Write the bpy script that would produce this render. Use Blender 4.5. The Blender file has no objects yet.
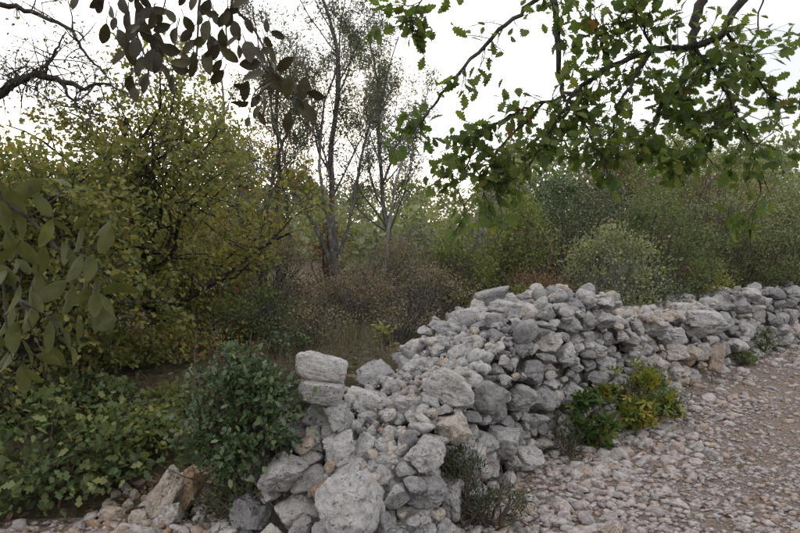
import bpy, math
import numpy as np
from mathutils import Matrix, Vector

# ------------------------------------------------------------------ camera, sky, sun, exposure
scene = bpy.context.scene
COL = scene.collection
CAM_Z = 1.6
F = 578.0                      # focal length in photo pixels (photo 800 x 533)
cam_d = bpy.data.cameras.new('camera')
cam_d.sensor_width = 36.0
cam_d.lens = 36.0 * F / 800.0
cam_d.clip_start = 0.02
cam_d.clip_end = 2000.0
cam = bpy.data.objects.new('camera', cam_d)
COL.objects.link(cam)
cam.location = (0, 0, CAM_Z)
cam.rotation_euler = (math.radians(90), 0, 0)
scene.camera = cam

SUN_AZ = math.radians(-19.5)   # left of the view direction (+Y)
SUN_EL = math.radians(9.0)
world = bpy.data.worlds.new('World')
scene.world = world
world.use_nodes = True
wn = world.node_tree
wn.nodes.clear()
def N(tree, t, **kw):
    n = tree.nodes.new(t)
    for k, v in kw.items():
        setattr(n, k, v)
    return n
sky = N(wn, 'ShaderNodeTexSky', sky_type='NISHITA')
sky.sun_disc = False
sky.sun_elevation = SUN_EL
sky.sun_rotation = SUN_AZ
sky.air_density = 1.0
sky.dust_density = 2.5
hsv = N(wn, 'ShaderNodeHueSaturation')
hsv.inputs['Saturation'].default_value = 0.6
hsv.inputs['Value'].default_value = 0.62
wn.links.new(sky.outputs[0], hsv.inputs['Color'])
tc = N(wn, 'ShaderNodeTexCoord')
mp = N(wn, 'ShaderNodeMapping')
mp.inputs['Scale'].default_value = (1.6, 1.6, 4.0)
mp.inputs['Location'].default_value = (11.9, 6.6, 16.1)
nz = N(wn, 'ShaderNodeTexNoise')
nz.inputs['Scale'].default_value = 1.7
nz.inputs['Detail'].default_value = 6
wn.links.new(tc.outputs['Generated'], mp.inputs['Vector'])
wn.links.new(mp.outputs[0], nz.inputs['Vector'])
cr = N(wn, 'ShaderNodeValToRGB')
cr.color_ramp.elements[0].position = 0.40
cr.color_ramp.elements[0].color = (0.30, 0.30, 0.30, 1)
cr.color_ramp.elements[1].position = 0.56
cr.color_ramp.elements[1].color = (0.97, 0.97, 0.97, 1)
wn.links.new(nz.outputs['Fac'], cr.inputs[0])
mix = N(wn, 'ShaderNodeMix', data_type='RGBA')
wn.links.new(cr.outputs[0], mix.inputs[0])
wn.links.new(hsv.outputs[0], mix.inputs[6])
mix.inputs[7].default_value = (7.9, 7.75, 7.7, 1)     # even cloud deck
bg = N(wn, 'ShaderNodeBackground')
bg.inputs['Strength'].default_value = 0.12
wn.links.new(mix.outputs[2], bg.inputs['Color'])
wo = N(wn, 'ShaderNodeOutputWorld')
wn.links.new(bg.outputs[0], wo.inputs[0])

sun_d = bpy.data.lights.new('sun', 'SUN')
sun_d.energy = 1.2
sun_d.angle = math.radians(25)
sun_d.color = (1.0, 0.86, 0.68)
sun = bpy.data.objects.new('sun', sun_d)
COL.objects.link(sun)
sdir = Vector((math.sin(SUN_AZ) * math.cos(SUN_EL), math.cos(SUN_AZ) * math.cos(SUN_EL), math.sin(SUN_EL)))
sun.rotation_euler = (-sdir).to_track_quat('-Z', 'Y').to_euler()
sun.location = (-8, 20, 12)

vs = scene.view_settings
vs.view_transform = 'Standard'
vs.look = 'None'
vs.gamma = 1.0
vs.use_curve_mapping = False
vs.exposure = 1.18
cy = scene.cycles
cy.max_bounces = 6
cy.diffuse_bounces = 3
cy.glossy_bounces = 2
cy.transmission_bounces = 4
cy.transparent_max_bounces = 4
cy.use_denoising = True
cy.sample_clamp_indirect = 6.0

# ------------------------------------------------------------------ helpers: numbers
def V(*a):
    return np.array(a, float)

def pix(px, py, depth):
    """world point seen at photo pixel (px,py) at depth metres"""
    return V((px - 400) / F * depth, depth, CAM_Z + (266.5 - py) / F * depth)

def to_pix(p):
    p = np.asarray(p, float)
    return 400 + p[..., 0] / p[..., 1] * F, 266.5 - (p[..., 2] - CAM_Z) / p[..., 1] * F

def sstep(a, b, x):
    t = np.clip((x - a) / (b - a), 0, 1)
    return t * t * (3 - 2 * t)

def _hash(i, j, k):
    n = (i * 374761393 + j * 668265263 + k * 2147483647 + 1013904223) & 0xFFFFFFFF
    n = ((n ^ (n >> 13)) * 1274126177) & 0xFFFFFFFF
    n = (n ^ (n >> 16)) & 0xFFFF
    return n / 32767.5 - 1.0

def vnoise(p):
    p = np.asarray(p, float)
    i = np.floor(p).astype(np.int64)
    f = p - i
    f = f * f * (3 - 2 * f)
    r = 0
    for a in (0, 1):
        for b in (0, 1):
            for c in (0, 1):
                w = (f[:, 0] if a else 1 - f[:, 0]) * (f[:, 1] if b else 1 - f[:, 1]) * (f[:, 2] if c else 1 - f[:, 2])
                r = r + w * _hash(i[:, 0] + a, i[:, 1] + b, i[:, 2] + c)
    return r

def fbm(p, octaves=3):
    r, a = 0, 1.0
    p = np.asarray(p, float)
    for _ in range(octaves):
        r = r + a * vnoise(p)
        p = p * 2.03 + 17.3
        a *= 0.5
    return r

def unit(v):
    v = np.asarray(v, float)
    return v / np.maximum(np.linalg.norm(v, axis=-1, keepdims=True), 1e-9)

# ------------------------------------------------------------------ helpers: meshes and objects
def make_mesh(name, verts, faces, mat, tint=None, smooth=True, crease=None):
    """faces: array (n,3) or (n,4), or a list of such arrays"""
    verts = np.ascontiguousarray(verts, np.float32)
    if isinstance(faces, np.ndarray):
        faces = [faces]
    me = bpy.data.meshes.new(name)
    me.vertices.add(len(verts))
    me.vertices.foreach_set('co', verts.ravel())
    loops = np.concatenate([f.ravel() for f in faces]).astype(np.int32)
    sizes = np.concatenate([np.full(len(f), f.shape[1], np.int32) for f in faces])
    starts = np.concatenate([[0], np.cumsum(sizes)[:-1]]).astype(np.int32)
    me.loops.add(len(loops))
    me.loops.foreach_set('vertex_index', loops)
    me.polygons.add(len(sizes))
    me.polygons.foreach_set('loop_start', starts)
    if smooth:
        me.polygons.foreach_set('use_smooth', np.ones(len(sizes), bool))
    me.update(calc_edges=True)
    if crease:
        me.set_sharp_from_angle(angle=math.radians(crease))
    if tint is not None:
        at = me.attributes.new('tint', 'FLOAT', 'POINT')
        at.data.foreach_set('value', np.ascontiguousarray(tint, np.float32))
    if mat is not None:
        me.materials.append(mat)
    return me

def add(name, me, parent=None, loc=None, kind=None, label=None, cat=None, group=None):
    o = bpy.data.objects.new(name, me)
    COL.objects.link(o)
    if loc is not None:
        o.location = loc
    if parent is not None:
        o.parent = parent
    tag(o, label, cat, group, kind)
    return o

def tag(o, label=None, cat=None, group=None, kind=None):
    if label: o['label'] = label
    if cat: o['category'] = cat
    if group: o['group'] = group
    if kind: o['kind'] = kind
    return o

def empty(name, loc, label=None, cat=None, group=None, kind=None):
    o = bpy.data.objects.new(name, None)
    o.empty_display_size = 0.2
    COL.objects.link(o)
    o.location = loc
    return tag(o, label, cat, group, kind)

def icosphere(level):
    t = (1 + 5 ** 0.5) / 2
    v = [(-1, t, 0), (1, t, 0), (-1, -t, 0), (1, -t, 0), (0, -1, t), (0, 1, t), (0, -1, -t), (0, 1, -t), (t, 0, -1), (t, 0, 1), (-t, 0, -1), (-t, 0, 1)]
    f = [(0, 11, 5), (0, 5, 1), (0, 1, 7), (0, 7, 10), (0, 10, 11), (1, 5, 9), (5, 11, 4), (11, 10, 2), (10, 7, 6), (7, 1, 8), (3, 9, 4), (3, 4, 2), (3, 2, 6), (3, 6, 8), (3, 8, 9), (4, 9, 5), (2, 4, 11), (6, 2, 10), (8, 6, 7), (9, 8, 1)]
    v = [tuple(unit(np.array(a, float))) for a in v]
    for _ in range(level):
        cache, nf = {}, []
        def mid(a, b):
            k = (min(a, b), max(a, b))
            if k not in cache:
                v.append(tuple(unit(np.array(v[a]) + np.array(v[b]))))
                cache[k] = len(v) - 1
            return cache[k]
        for a, b, c in f:
            ab, bc, ca = mid(a, b), mid(b, c), mid(c, a)
            nf += [(a, ab, ca), (b, bc, ab), (c, ca, bc), (ab, bc, ca)]
        f = nf
    return np.array(v), np.array(f, np.int32)
ICO = [icosphere(i) for i in range(5)]
OCTA = (np.array([(1, 0, 0), (-1, 0, 0), (0, 1, 0), (0, -1, 0), (0, 0, 1), (0, 0, -1)], float), np.array([(0, 2, 4), (2, 1, 4), (1, 3, 4), (3, 0, 4), (2, 0, 5), (1, 2, 5), (3, 1, 5), (0, 3, 5)], np.int32))

class Geo:
    """collects pieces into one mesh"""
    def __init__(self):
        self.v, self.f3, self.f4, self.t, self.n = [], [], [], [], 0
    def put(self, v, f, tint=0.5):
        v = np.asarray(v, float)
        f = np.asarray(f) + self.n
        (self.f3 if f.shape[1] == 3 else self.f4).append(f)
        self.v.append(v)
        self.t.append(np.full(len(v), tint) if np.isscalar(tint) else tint)
        self.n += len(v)
    def mesh(self, name, mat, smooth=True, origin=None, crease=None):
        v = np.concatenate(self.v)
        if origin is not None:
            v = v - np.asarray(origin)
        fs = []
        if self.f3: fs.append(np.concatenate(self.f3))
        if self.f4: fs.append(np.concatenate(self.f4))
        return make_mesh(name, v, fs, mat, np.concatenate(self.t), smooth, crease)

def tube(pts, rad, seg=6, rough=0.0, rng=None):
    pts = np.asarray(pts, float)
    n = len(pts)
    rad = np.broadcast_to(np.asarray(rad, float), (n,))
    tan = unit(np.gradient(pts, axis=0))
    ref = V(0.31, 0.17, 0.93) if abs(tan[0] @ V(0.31, 0.17, 0.93)) < 0.9 else V(1, 0.1, 0)
    a = unit(np.cross(tan, ref))
    b = np.cross(tan, a)
    ang = np.linspace(0, 2 * math.pi, seg, endpoint=False)
    r = rad[:, None, None]
    if rough and rng is not None:
        r = r * (1 + rough * rng.normal(size=(n, seg, 1)))
    ring = pts[:, None, :] + r * (np.cos(ang)[None, :, None] * a[:, None, :] + np.sin(ang)[None, :, None] * b[:, None, :])
    v = ring.reshape(-1, 3)
    i = np.arange(n - 1)[:, None] * seg
    j = np.arange(seg)[None, :]
    j2 = (j + 1) % seg
    f = np.stack([i + j, i + j2, i + seg + j2, i + seg + j], -1).reshape(-1, 4)
    return v, f

def smooth_line(pts, rad=None, n=4):
    """Catmull-Rom through pts"""
    pts = np.asarray(pts, float)
    if rad is not None:
        pts = np.concatenate([pts, np.asarray(rad, float)[:, None]], 1)
    p = np.concatenate([[2 * pts[0] - pts[1]], pts, [2 * pts[-1] - pts[-2]]])
    out = []
    for k in range(1, len(p) - 2):
        for t in np.linspace(0, 1, n, endpoint=False):
            a, b, c, d = p[k - 1], p[k], p[k + 1], p[k + 2]
            out.append(0.5 * (2 * b + (c - a) * t + (2 * a - 5 * b + 4 * c - d) * t * t + (3 * b - a - 3 * c + d) * t ** 3))
    out.append(p[-2])
    out = np.array(out)
    return (out[:, :3], np.maximum(out[:, 3], 0.0006)) if rad is not None else out

# ------------------------------------------------------------------ materials
def new_mat(name):
    m = bpy.data.materials.new(name)
    m.use_nodes = True
    t = m.node_tree
    t.nodes.clear()
    return m, t

def ramp(t, src, stops):
    r = N(t, 'ShaderNodeValToRGB')
    e = r.color_ramp.elements
    while len(e) < len(stops):
        e.new(0.5)
    for k, (p, c) in enumerate(stops):
        e[k].position = p
        e[k].color = tuple(c) + (1,) if len(c) == 3 else c
    t.links.new(src, r.inputs[0])
    return r.outputs[0]

def noise(t, vec, scale, detail=4, rough=0.55, dist=0.0):
    n = N(t, 'ShaderNodeTexNoise')
    n.inputs['Scale'].default_value = scale
    n.inputs['Detail'].default_value = detail
    n.inputs['Roughness'].default_value = rough
    n.inputs['Distortion'].default_value = dist
    t.links.new(vec, n.inputs['Vector'])
    return n.outputs['Fac']

def mixc(t, fac, a, b, mode='MIX'):
    m = N(t, 'ShaderNodeMix', data_type='RGBA', blend_type=mode)
    for s, i in ((fac, 0), (a, 6), (b, 7)):
        if isinstance(s, (int, float)):
            m.inputs[i].default_value = s
        elif isinstance(s, tuple):
            m.inputs[i].default_value = s + (1,)
        else:
            t.links.new(s, m.inputs[i])
    return m.outputs[2]

def math_n(t, op, a, b=None, clamp=False):
    m = N(t, 'ShaderNodeMath', operation=op, use_clamp=clamp)
    for k, s in enumerate((a, b)):
        if s is None: continue
        if isinstance(s, (int, float)): m.inputs[k].default_value = s
        else: t.links.new(s, m.inputs[k])
    return m.outputs[0]

def leaf_mat(name, stops, transl=0.35, rough=0.55, tcol=1.25, coat=0.25, under=None, spots=False):
    m, t = new_mat(name)
    at = N(t, 'ShaderNodeAttribute', attribute_name='tint')
    c = ramp(t, at.outputs['Fac'], stops)
    g = N(t, 'ShaderNodeNewGeometry')
    v = noise(t, g.outputs['Position'], 55, 2)
    c = mixc(t, 0.5, c, ramp(t, v, [(0.3, (0.62, 0.62, 0.62)), (0.7, (1.25, 1.25, 1.25))]), 'MULTIPLY')
    if under is not None:                      # paler, felted underside of the leaf
        c = mixc(t, g.outputs['Backfacing'], c, under)
    if spots:                                  # blemishes and dry edges
        c = mixc(t, ramp(t, noise(t, g.outputs['Position'], 130, 5, 0.7), [(0.58, (0, 0, 0)), (0.70, (0.8, 0.8, 0.8))]), c, (0.10, 0.06, 0.028))
        c = mixc(t, 0.6, c, ramp(t, noise(t, g.outputs['Position'], 38, 3), [(0.3, (0.55, 0.6, 0.6)), (0.7, (1.4, 1.3, 1.1))]), 'MULTIPLY')
    p = N(t, 'ShaderNodeBsdfPrincipled')
    t.links.new(c, p.inputs['Base Color'])
    p.inputs['Roughness'].default_value = rough
    p.inputs['Specular IOR Level'].default_value = coat
    tr = N(t, 'ShaderNodeBsdfTranslucent')
    tb = mixc(t, 1.0, c, (tcol, tcol * 1.05, tcol * 0.55), 'MULTIPLY')
    t.links.new(tb, tr.inputs['Color'])
    mx = N(t, 'ShaderNodeMixShader')
    mx.inputs[0].default_value = transl
    t.links.new(p.outputs[0], mx.inputs[1])
    t.links.new(tr.outputs[0], mx.inputs[2])
    o = N(t, 'ShaderNodeOutputMaterial')
    t.links.new(mx.outputs[0], o.inputs[0])
    return m

def solid_mat(name, build):
    m, t = new_mat(name)
    g = N(t, 'ShaderNodeNewGeometry')
    p = N(t, 'ShaderNodeBsdfPrincipled')
    p.inputs['Roughness'].default_value = 0.9
    p.inputs['Specular IOR Level'].default_value = 0.2
    col, height, strength, dist = build(t, g.outputs['Position'])
    t.links.new(col, p.inputs['Base Color'])
    if height is not None:
        b = N(t, 'ShaderNodeBump')
        b.inputs['Strength'].default_value = strength
        b.inputs['Distance'].default_value = dist
        t.links.new(height, b.inputs['Height'])
        t.links.new(b.outputs[0], p.inputs['Normal'])
    o = N(t, 'ShaderNodeOutputMaterial')
    t.links.new(p.outputs[0], o.inputs[0])
    return m

def bark(name, c0, c1, scale=30):
    def b(t, pos):
        mp = N(t, 'ShaderNodeMapping')
        mp.inputs['Scale'].default_value = (1, 1, 0.25)
        t.links.new(pos, mp.inputs[0])
        n1 = noise(t, mp.outputs[0], scale, 6, 0.7)
        n2 = noise(t, pos, scale * 0.35, 4)
        c = ramp(t, n1, [(0.35, c0), (0.65, c1)])
        c = mixc(t, ramp(t, n2, [(0.5, (0, 0, 0)), (0.7, (0.6, 0.6, 0.6))]), c, tuple(min(1, x * 1.5 + 0.05) for x in c1))
        return c, n1, 0.7, 0.012
    return solid_mat(name, b)

def stone_build(grey, pale, warm, rust, dark=(0.04, 0.045, 0.048), fine=1.0):
    def b(t, pos):
        at = N(t, 'ShaderNodeAttribute', attribute_name='tint').outputs['Fac']
        big = noise(t, pos, 4.5, 5, 0.6)
        med = noise(t, pos, 19 * fine, 6, 0.68, 0.4)
        small = noise(t, pos, 75 * fine, 4, 0.7)
        base = ramp(t, at, [(0.0, grey), (0.45, pale), (0.72, warm), (0.96, rust)])
        blot = ramp(t, med, [(0.30, (0.48, 0.48, 0.50)), (0.52, (0.95, 0.95, 0.95)), (0.72, (1.22, 1.20, 1.16))])
        c = mixc(t, 0.85, base, blot, 'MULTIPLY')
        # ochre iron staining with shapes of its own
        st = math_n(t, 'MULTIPLY', ramp(t, big, [(0.50, (0, 0, 0)), (0.68, (1, 1, 1))]), math_n(t, 'MULTIPLY', at, 0.55))
        c = mixc(t, st, c, (0.26, 0.175, 0.11))
        # black lichen spots and pits
        vor = N(t, 'ShaderNodeTexVoronoi')
        vor.inputs['Scale'].default_value = 42 * fine
        t.links.new(pos, vor.inputs['Vector'])
        ps = noise(t, pos, 11, 3, 0.6)
        pits = math_n(t, 'MULTIPLY', ramp(t, vor.outputs['Distance'], [(0.12, (1, 1, 1)), (0.30, (0, 0, 0))]), ramp(t, ps, [(0.52, (0, 0, 0)), (0.62, (1, 1, 1))]))
        c = mixc(t, math_n(t, 'MULTIPLY', pits, 0.8), c, dark)
        lich = ramp(t, noise(t, pos, 27, 8, 0.75, 0.8), [(0.54, (0, 0, 0)), (0.64, (0.78, 0.78, 0.78))])
        c = mixc(t, lich, c, tuple(x * 2.0 for x in dark))
        c = mixc(t, 0.35, c, ramp(t, small, [(0.3, (0.45, 0.45, 0.45)), (0.7, (1.45, 1.45, 1.45))]), 'MULTIPLY')
        h = math_n(t, 'ADD', math_n(t, 'MULTIPLY', med, 1.0), math_n(t, 'MULTIPLY', small, 0.45))
        h = math_n(t, 'SUBTRACT', h, math_n(t, 'MULTIPLY', pits, 0.5))
        return c, h, 0.9, 0.022 / fine
    return b
M_LIME = solid_mat('limestone', stone_build((0.225, 0.219, 0.224), (0.43, 0.415, 0.412), (0.43, 0.375, 0.325), (0.35, 0.25, 0.17)))
M_GRAVEL = solid_mat('gravel', stone_build((0.27, 0.245, 0.24), (0.46, 0.425, 0.418), (0.41, 0.335, 0.30), (0.34, 0.245, 0.185), fine=1.5))

def earth_build(t, pos):
    n1 = noise(t, pos, 1.3, 6, 0.65)
    n2 = noise(t, pos, 16, 6, 0.7)
    n3 = noise(t, pos, 70, 4, 0.7)
    c = ramp(t, n2, [(0.3, (0.045, 0.033, 0.022)), (0.5, (0.11, 0.083, 0.056)), (0.68, (0.19, 0.16, 0.12))])
    c = mixc(t, ramp(t, n1, [(0.45, (0, 0, 0)), (0.62, (0.6, 0.6, 0.6))]), c, (0.075, 0.085, 0.035))
    h = math_n(t, 'ADD', n2, math_n(t, 'MULTIPLY', n3, 0.4))
    return c, h, 1.0, 0.05
M_EARTH = solid_mat('earth', earth_build)
def fill_build(t, pos):
    n2 = noise(t, pos, 20, 6, 0.7)
    return ramp(t, n2, [(0.3, (0.04, 0.032, 0.026)), (0.5, (0.10, 0.082, 0.066)), (0.7, (0.20, 0.175, 0.15))]), n2, 1.0, 0.05
M_FILL = solid_mat('wall_fill', fill_build)

def path_build(t, pos):
    n2 = noise(t, pos, 22, 6, 0.7)
    n1 = noise(t, pos, 1.6, 4, 0.6)
    vor = N(t, 'ShaderNodeTexVoronoi')
    vor.inputs['Scale'].default_value = 46
    t.links.new(pos, vor.inputs['Vector'])
    c = ramp(t, n2, [(0.3, (0.11, 0.085, 0.068)), (0.5, (0.21, 0.168, 0.142)), (0.7, (0.33, 0.275, 0.245))])
    c = mixc(t, 0.5, c, ramp(t, vor.outputs['Color'], [(0.1, (0.65, 0.62, 0.6)), (0.9, (1.3, 1.28, 1.25))]), 'MULTIPLY')
    c = mixc(t, ramp(t, n1, [(0.5, (0, 0, 0)), (0.7, (0.45, 0.45, 0.45))]), c, (0.20, 0.155, 0.12))
    h = math_n(t, 'SUBTRACT', n2, math_n(t, 'MULTIPLY', vor.outputs['Distance'], 0.8))
    return c, h, 1.0, 0.03
M_PATH = solid_mat('path_grit', path_build)

M_BARK_DARK = bark('bark_dark', (0.018, 0.015, 0.013), (0.055, 0.048, 0.042), 45)
M_BARK_GREY = bark('bark_grey', (0.045, 0.043, 0.040), (0.115, 0.110, 0.102), 26)
M_BARK_PALE = bark('bark_pale', (0.09, 0.088, 0.082), (0.20, 0.195, 0.18), 22)
M_BARK_BROWN = bark('bark_brown', (0.045, 0.032, 0.024), (0.12, 0.09, 0.07), 35)

G_ = lambda *s: list(s)
M_OAK = leaf_mat('oak_leaf', [(0, (0.050, 0.080, 0.024)), (0.6, (0.094, 0.130, 0.036)), (0.94, (0.160, 0.168, 0.044)), (1.0, (0.16, 0.08, 0.026))], 0.5, tcol=1.6)
M_OAK_YEL = leaf_mat('yellowing_oak_leaf', [(0, (0.088, 0.108, 0.038)), (0.45, (0.160, 0.170, 0.056)), (0.80, (0.250, 0.222, 0.068)), (0.97, (0.20, 0.115, 0.050))], 0.40, tcol=1.4)
M_LEATHER = leaf_mat('leathery_leaf', [(0, (0.044, 0.052, 0.018)), (0.5, (0.080, 0.088, 0.028)), (1, (0.13, 0.13, 0.040))], 0.26, rough=0.55, coat=0.18, under=(0.066, 0.072, 0.026), spots=True)
M_SHADE_LEAF = leaf_mat('leathery_leaf_backlit', [(0, (0.026, 0.022, 0.016)), (0.5, (0.040, 0.034, 0.022)), (1, (0.058, 0.052, 0.024))], 0.12, rough=0.5, under=(0.036, 0.030, 0.022), spots=True)  # same tree's leaves at the top, their backlit darkness put into the colour
M_EVER = leaf_mat('evergreen_leaf', [(0, (0.018, 0.042, 0.015)), (0.6, (0.042, 0.082, 0.027)), (1, (0.10, 0.138, 0.048))], 0.22, rough=0.36, coat=0.5, under=(0.07, 0.09, 0.055))
M_GREYGREEN = leaf_mat('greygreen_leaf', [(0, (0.09, 0.112, 0.062)), (0.6, (0.190, 0.212, 0.115)), (1, (0.29, 0.28, 0.14))], 0.32)
M_MIDGREEN = leaf_mat('midgreen_leaf', [(0, (0.050, 0.080, 0.034)), (0.6, (0.100, 0.135, 0.054)), (1, (0.18, 0.19, 0.07))], 0.3)
M_YELGREEN = leaf_mat('yellowgreen_leaf', [(0, (0.090, 0.125, 0.042)), (0.6, (0.165, 0.195, 0.065)), (1, (0.26, 0.24, 0.07))], 0.35)
M_BROWNLEAF = leaf_mat('dry_brown_leaf', [(0, (0.10, 0.078, 0.056)), (0.6, (0.180, 0.138, 0.096)), (1, (0.20, 0.185, 0.115))], 0.25)
M_RUSTLEAF = leaf_mat('rusty_leaf', [(0, (0.09, 0.042, 0.020)), (0.6, (0.18, 0.088, 0.040)), (1, (0.25, 0.150, 0.065))], 0.3)
M_REDLEAF = leaf_mat('reddish_leaf', [(0, (0.085, 0.050, 0.036)), (0.6, (0.155, 0.092, 0.056)), (1, (0.19, 0.130, 0.06))], 0.3)
M_OLIVE = leaf_mat('slim_grey_leaf', [(0, (0.085, 0.095, 0.078)), (0.6, (0.140, 0.150, 0.122)), (1, (0.20, 0.20, 0.145))], 0.22)
M_LITTER = leaf_mat('leaf_litter', [(0, (0.055, 0.038, 0.024)), (0.6, (0.13, 0.092, 0.055)), (1, (0.20, 0.160, 0.09))], 0.05)
M_DRYGRASS = leaf_mat('dry_grass', [(0, (0.085, 0.075, 0.055)), (0.6, (0.17, 0.150, 0.11)), (1, (0.13, 0.14, 0.07))], 0.3)
M_WEED = leaf_mat('weed_leaf', [(0, (0.035, 0.070, 0.018)), (0.5, (0.085, 0.125, 0.030)), (0.85, (0.21, 0.21, 0.035)), (1, (0.30, 0.24, 0.04))], 0.38)
M_DARKWEED = leaf_mat('dark_weed', [(0, (0.018, 0.034, 0.014)), (0.6, (0.038, 0.060, 0.024)), (1, (0.075, 0.085, 0.036))], 0.2)

# ------------------------------------------------------------------ the lie of the land
BASE = np.array([(-40, 1.0), (-14, 2.6), (-5, 3.3), (-1.2, 3.55), (-0.35, 3.2), (0.15, 2.95), (0.48, 3.55), (1.22, 4.70), (1.92, 5.45), (2.95, 6.65), (3.95, 7.72), (5.15, 8.95), (6.7, 10.4), (8.6, 12.0), (11.5, 14.2), (40, 34)], float)
WALL0 = 5                                       # index where the wall's road face begins
_seg = np.linalg.norm(np.diff(BASE, axis=0), axis=1)
_cum = np.concatenate([[0], np.cumsum(_seg)])
S0 = _cum[WALL0]
def road_coords(x, y):
    """s along the wall foot (0 at its near corner), d metres behind it (negative: on the path)"""
    x, y = np.asarray(x, float), np.asarray(y, float)
    best = np.full(x.shape, 1e9); s = np.zeros(x.shape); d = np.zeros(x.shape)
    for k in range(len(BASE) - 1):
        a, b = BASE[k], BASE[k + 1]
        u = (b - a) / _seg[k]
        rx, ry = x - a[0], y - a[1]
        al = np.clip(rx * u[0] + ry * u[1], 0, _seg[k])
        ex, ey = rx - al * u[0], ry - al * u[1]
        dist = np.hypot(ex, ey)
        side = np.where(u[0] * ry - u[1] * rx >= 0, 1.0, -1.0)
        m = dist < best
        best = np.where(m, dist, best)
        s = np.where(m, _cum[k] + al - S0, s)
        d = np.where(m, dist * side, d)
    return s, d

def height(x, y):
    x, y = np.asarray(x, float), np.asarray(y, float)
    s, d = road_coords(x, y)
    p = np.stack([x.ravel(), y.ravel(), np.zeros(x.size)], 1)
    n1 = fbm(p * 0.9, 3).reshape(x.shape)
    n2 = fbm(p * 0.12 + 5, 2).reshape(x.shape)
    w = 1.15 + 1.5 * sstep(0.6, -1.6, s)
    r = 0.70 * sstep(0.15, 1.0, d / w)
    r = r + 0.045 * np.clip(d - w, 0, 14)
    r = r + 0.05 * n1 * sstep(0.1, 2.0, np.abs(d)) + 0.018 * n1
    far = np.hypot(x, y)
    r = r + 7.0 * sstep(18, 95, far) * sstep(-0.3, 0.5, y / np.maximum(far, 1)) + n2 * 0.8 * sstep(10, 60, far)
    r = r + 2.6 * sstep(2.2, 14, d) * sstep(0.5, 8, x) * sstep(80, 30, far)
    r = r + 0.45 * sstep(2.9, 4.6, -d) * sstep(-6, 2, s)
    return r

def H1(x, y):
    return float(height(np.array([x]), np.array([y]))[0])

def build_ground():
    def axis(lo, hi, n, mid, p):
        u = np.linspace(-1, 1, n)
        a = np.sign(u) * np.abs(u) ** p
        return np.where(a < 0, mid + a * (mid - lo), mid + a * (hi - mid))
    xs = axis(-450, 450, 200, 0.8, 3.6)
    ys = axis(-200, 700, 230, 4.6, 3.8)
    X, Y = np.meshgrid(xs, ys)
    Z = height(X, Y)
    s, d = road_coords(X, Y)
    Z = Z - 0.06 * sstep(0.35, 0.1, d) * sstep(-3.6, -3.3, d)
    v = np.stack([X, Y, Z], -1).reshape(-1, 3)
    nx = len(xs)
    i, j = np.meshgrid(np.arange(len(ys) - 1), np.arange(nx - 1), indexing='ij')
    k = (i * nx + j).ravel()
    f = np.stack([k, k + 1, k + nx + 1, k + nx], 1)
    add('ground', make_mesh('ground', v, f, M_EARTH), kind='structure', label='brown earth bank and slope strewn with dry leaves')
build_ground()

# ------------------------------------------------------------------ stones
def crag(dirs, off, level, k):
    """broken, pitted relief of weathered limestone"""
    if level < 2:
        return 1 + k * vnoise(dirs * 2 + off) + 1.6 * k * vnoise(dirs * 7 + off)
    m = 1 + k * 1.1 * fbm(dirs * 1.7 + off, 2) - k * 1.5 * np.maximum(0, 0.32 - np.abs(vnoise(dirs * 2.6 + off + 9))) / 0.32
    m = m - k * 1.2 * np.maximum(0, vnoise(dirs * 4.7 + off + 31) - 0.2)
    if level >= 3:
        m = m + k * 0.55 * vnoise(dirs * 9.5 + off) - k * 0.5 * np.maximum(0, 0.25 - np.abs(vnoise(dirs * 6.0 + off + 3))) / 0.25
    if level >= 4:
        m = m + k * 0.30 * vnoise(dirs * 20 + off) - k * 0.7 * np.maximum(0, vnoise(dirs * 13 + off + 5) - 0.35)
    return m

def stone_points(rng, level, size, squash=(1, 1, 1), facets=11, sharp=9, rough=0.05, blocky=False):
    """an angular limestone lump: rounded intersection of random half spaces"""
    dirs, f = ICO[level]
    n = unit(rng.normal(size=(facets, 3)))
    dd = rng.uniform(0.62 if level < 2 else 0.70, 1.0, facets)
    if blocky:
        bx = np.concatenate([np.eye(3), -np.eye(3)]) + rng.normal(size=(6, 3)) * 0.20
        n = np.concatenate([unit(bx), n[:7]])
        dd = np.concatenate([rng.uniform(0.62, 0.78, 6), rng.uniform(0.80, 0.98, min(7, facets))])
    q = np.maximum(dirs @ n.T, 1e-4) / dd
    sharp = sharp * 3.0
    r = (np.sum(q ** sharp, 1) + 0.76 ** sharp) ** (-1.0 / sharp)
    off = rng.uniform(-50, 50, 3)
    r = r * crag(dirs, off, level, rough * 1.3)
    return dirs * r[:, None] * (np.asarray(squash) * size), f

def rand_rot(rng, amount=3.14):
    ax = unit(rng.normal(size=3))
    a = rng.uniform(-amount, amount)
    K = np.array([[0, -ax[2], ax[1]], [ax[2], 0, -ax[0]], [-ax[1], ax[0], 0]])
    return np.eye(3) + math.sin(a) * K + (1 - math.cos(a)) * K @ K

def frame_at(s):
    """point on the wall foot and inward normal for array s"""
    s = np.asarray(s, float) + S0
    k = np.clip(np.searchsorted(_cum, s) - 1, WALL0, len(BASE) - 2)
    u = (BASE[k + 1] - BASE[k]) / _seg[k][:, None]
    p = BASE[k] + u * (s - _cum[k])[:, None]
    # smooth the normals across the bends
    kc = np.clip(np.searchsorted(_cum, s + 0.5) - 1, WALL0, len(BASE) - 2)
    kb = np.clip(np.searchsorted(_cum, s - 0.5) - 1, WALL0, len(BASE) - 2)
    uu = unit((BASE[kc + 1] - BASE[kc]) / _seg[kc][:, None] + (BASE[kb + 1] - BASE[kb]) / _seg[kb][:, None])
    return p, np.stack([-uu[:, 1], uu[:, 0]], 1)

def wall_to_world(q):
    p, n = frame_at(q[:, 0])
    xy = p + n * q[:, 1:2]
    return np.concatenate([xy, q[:, 2:3]], 1)

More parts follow.
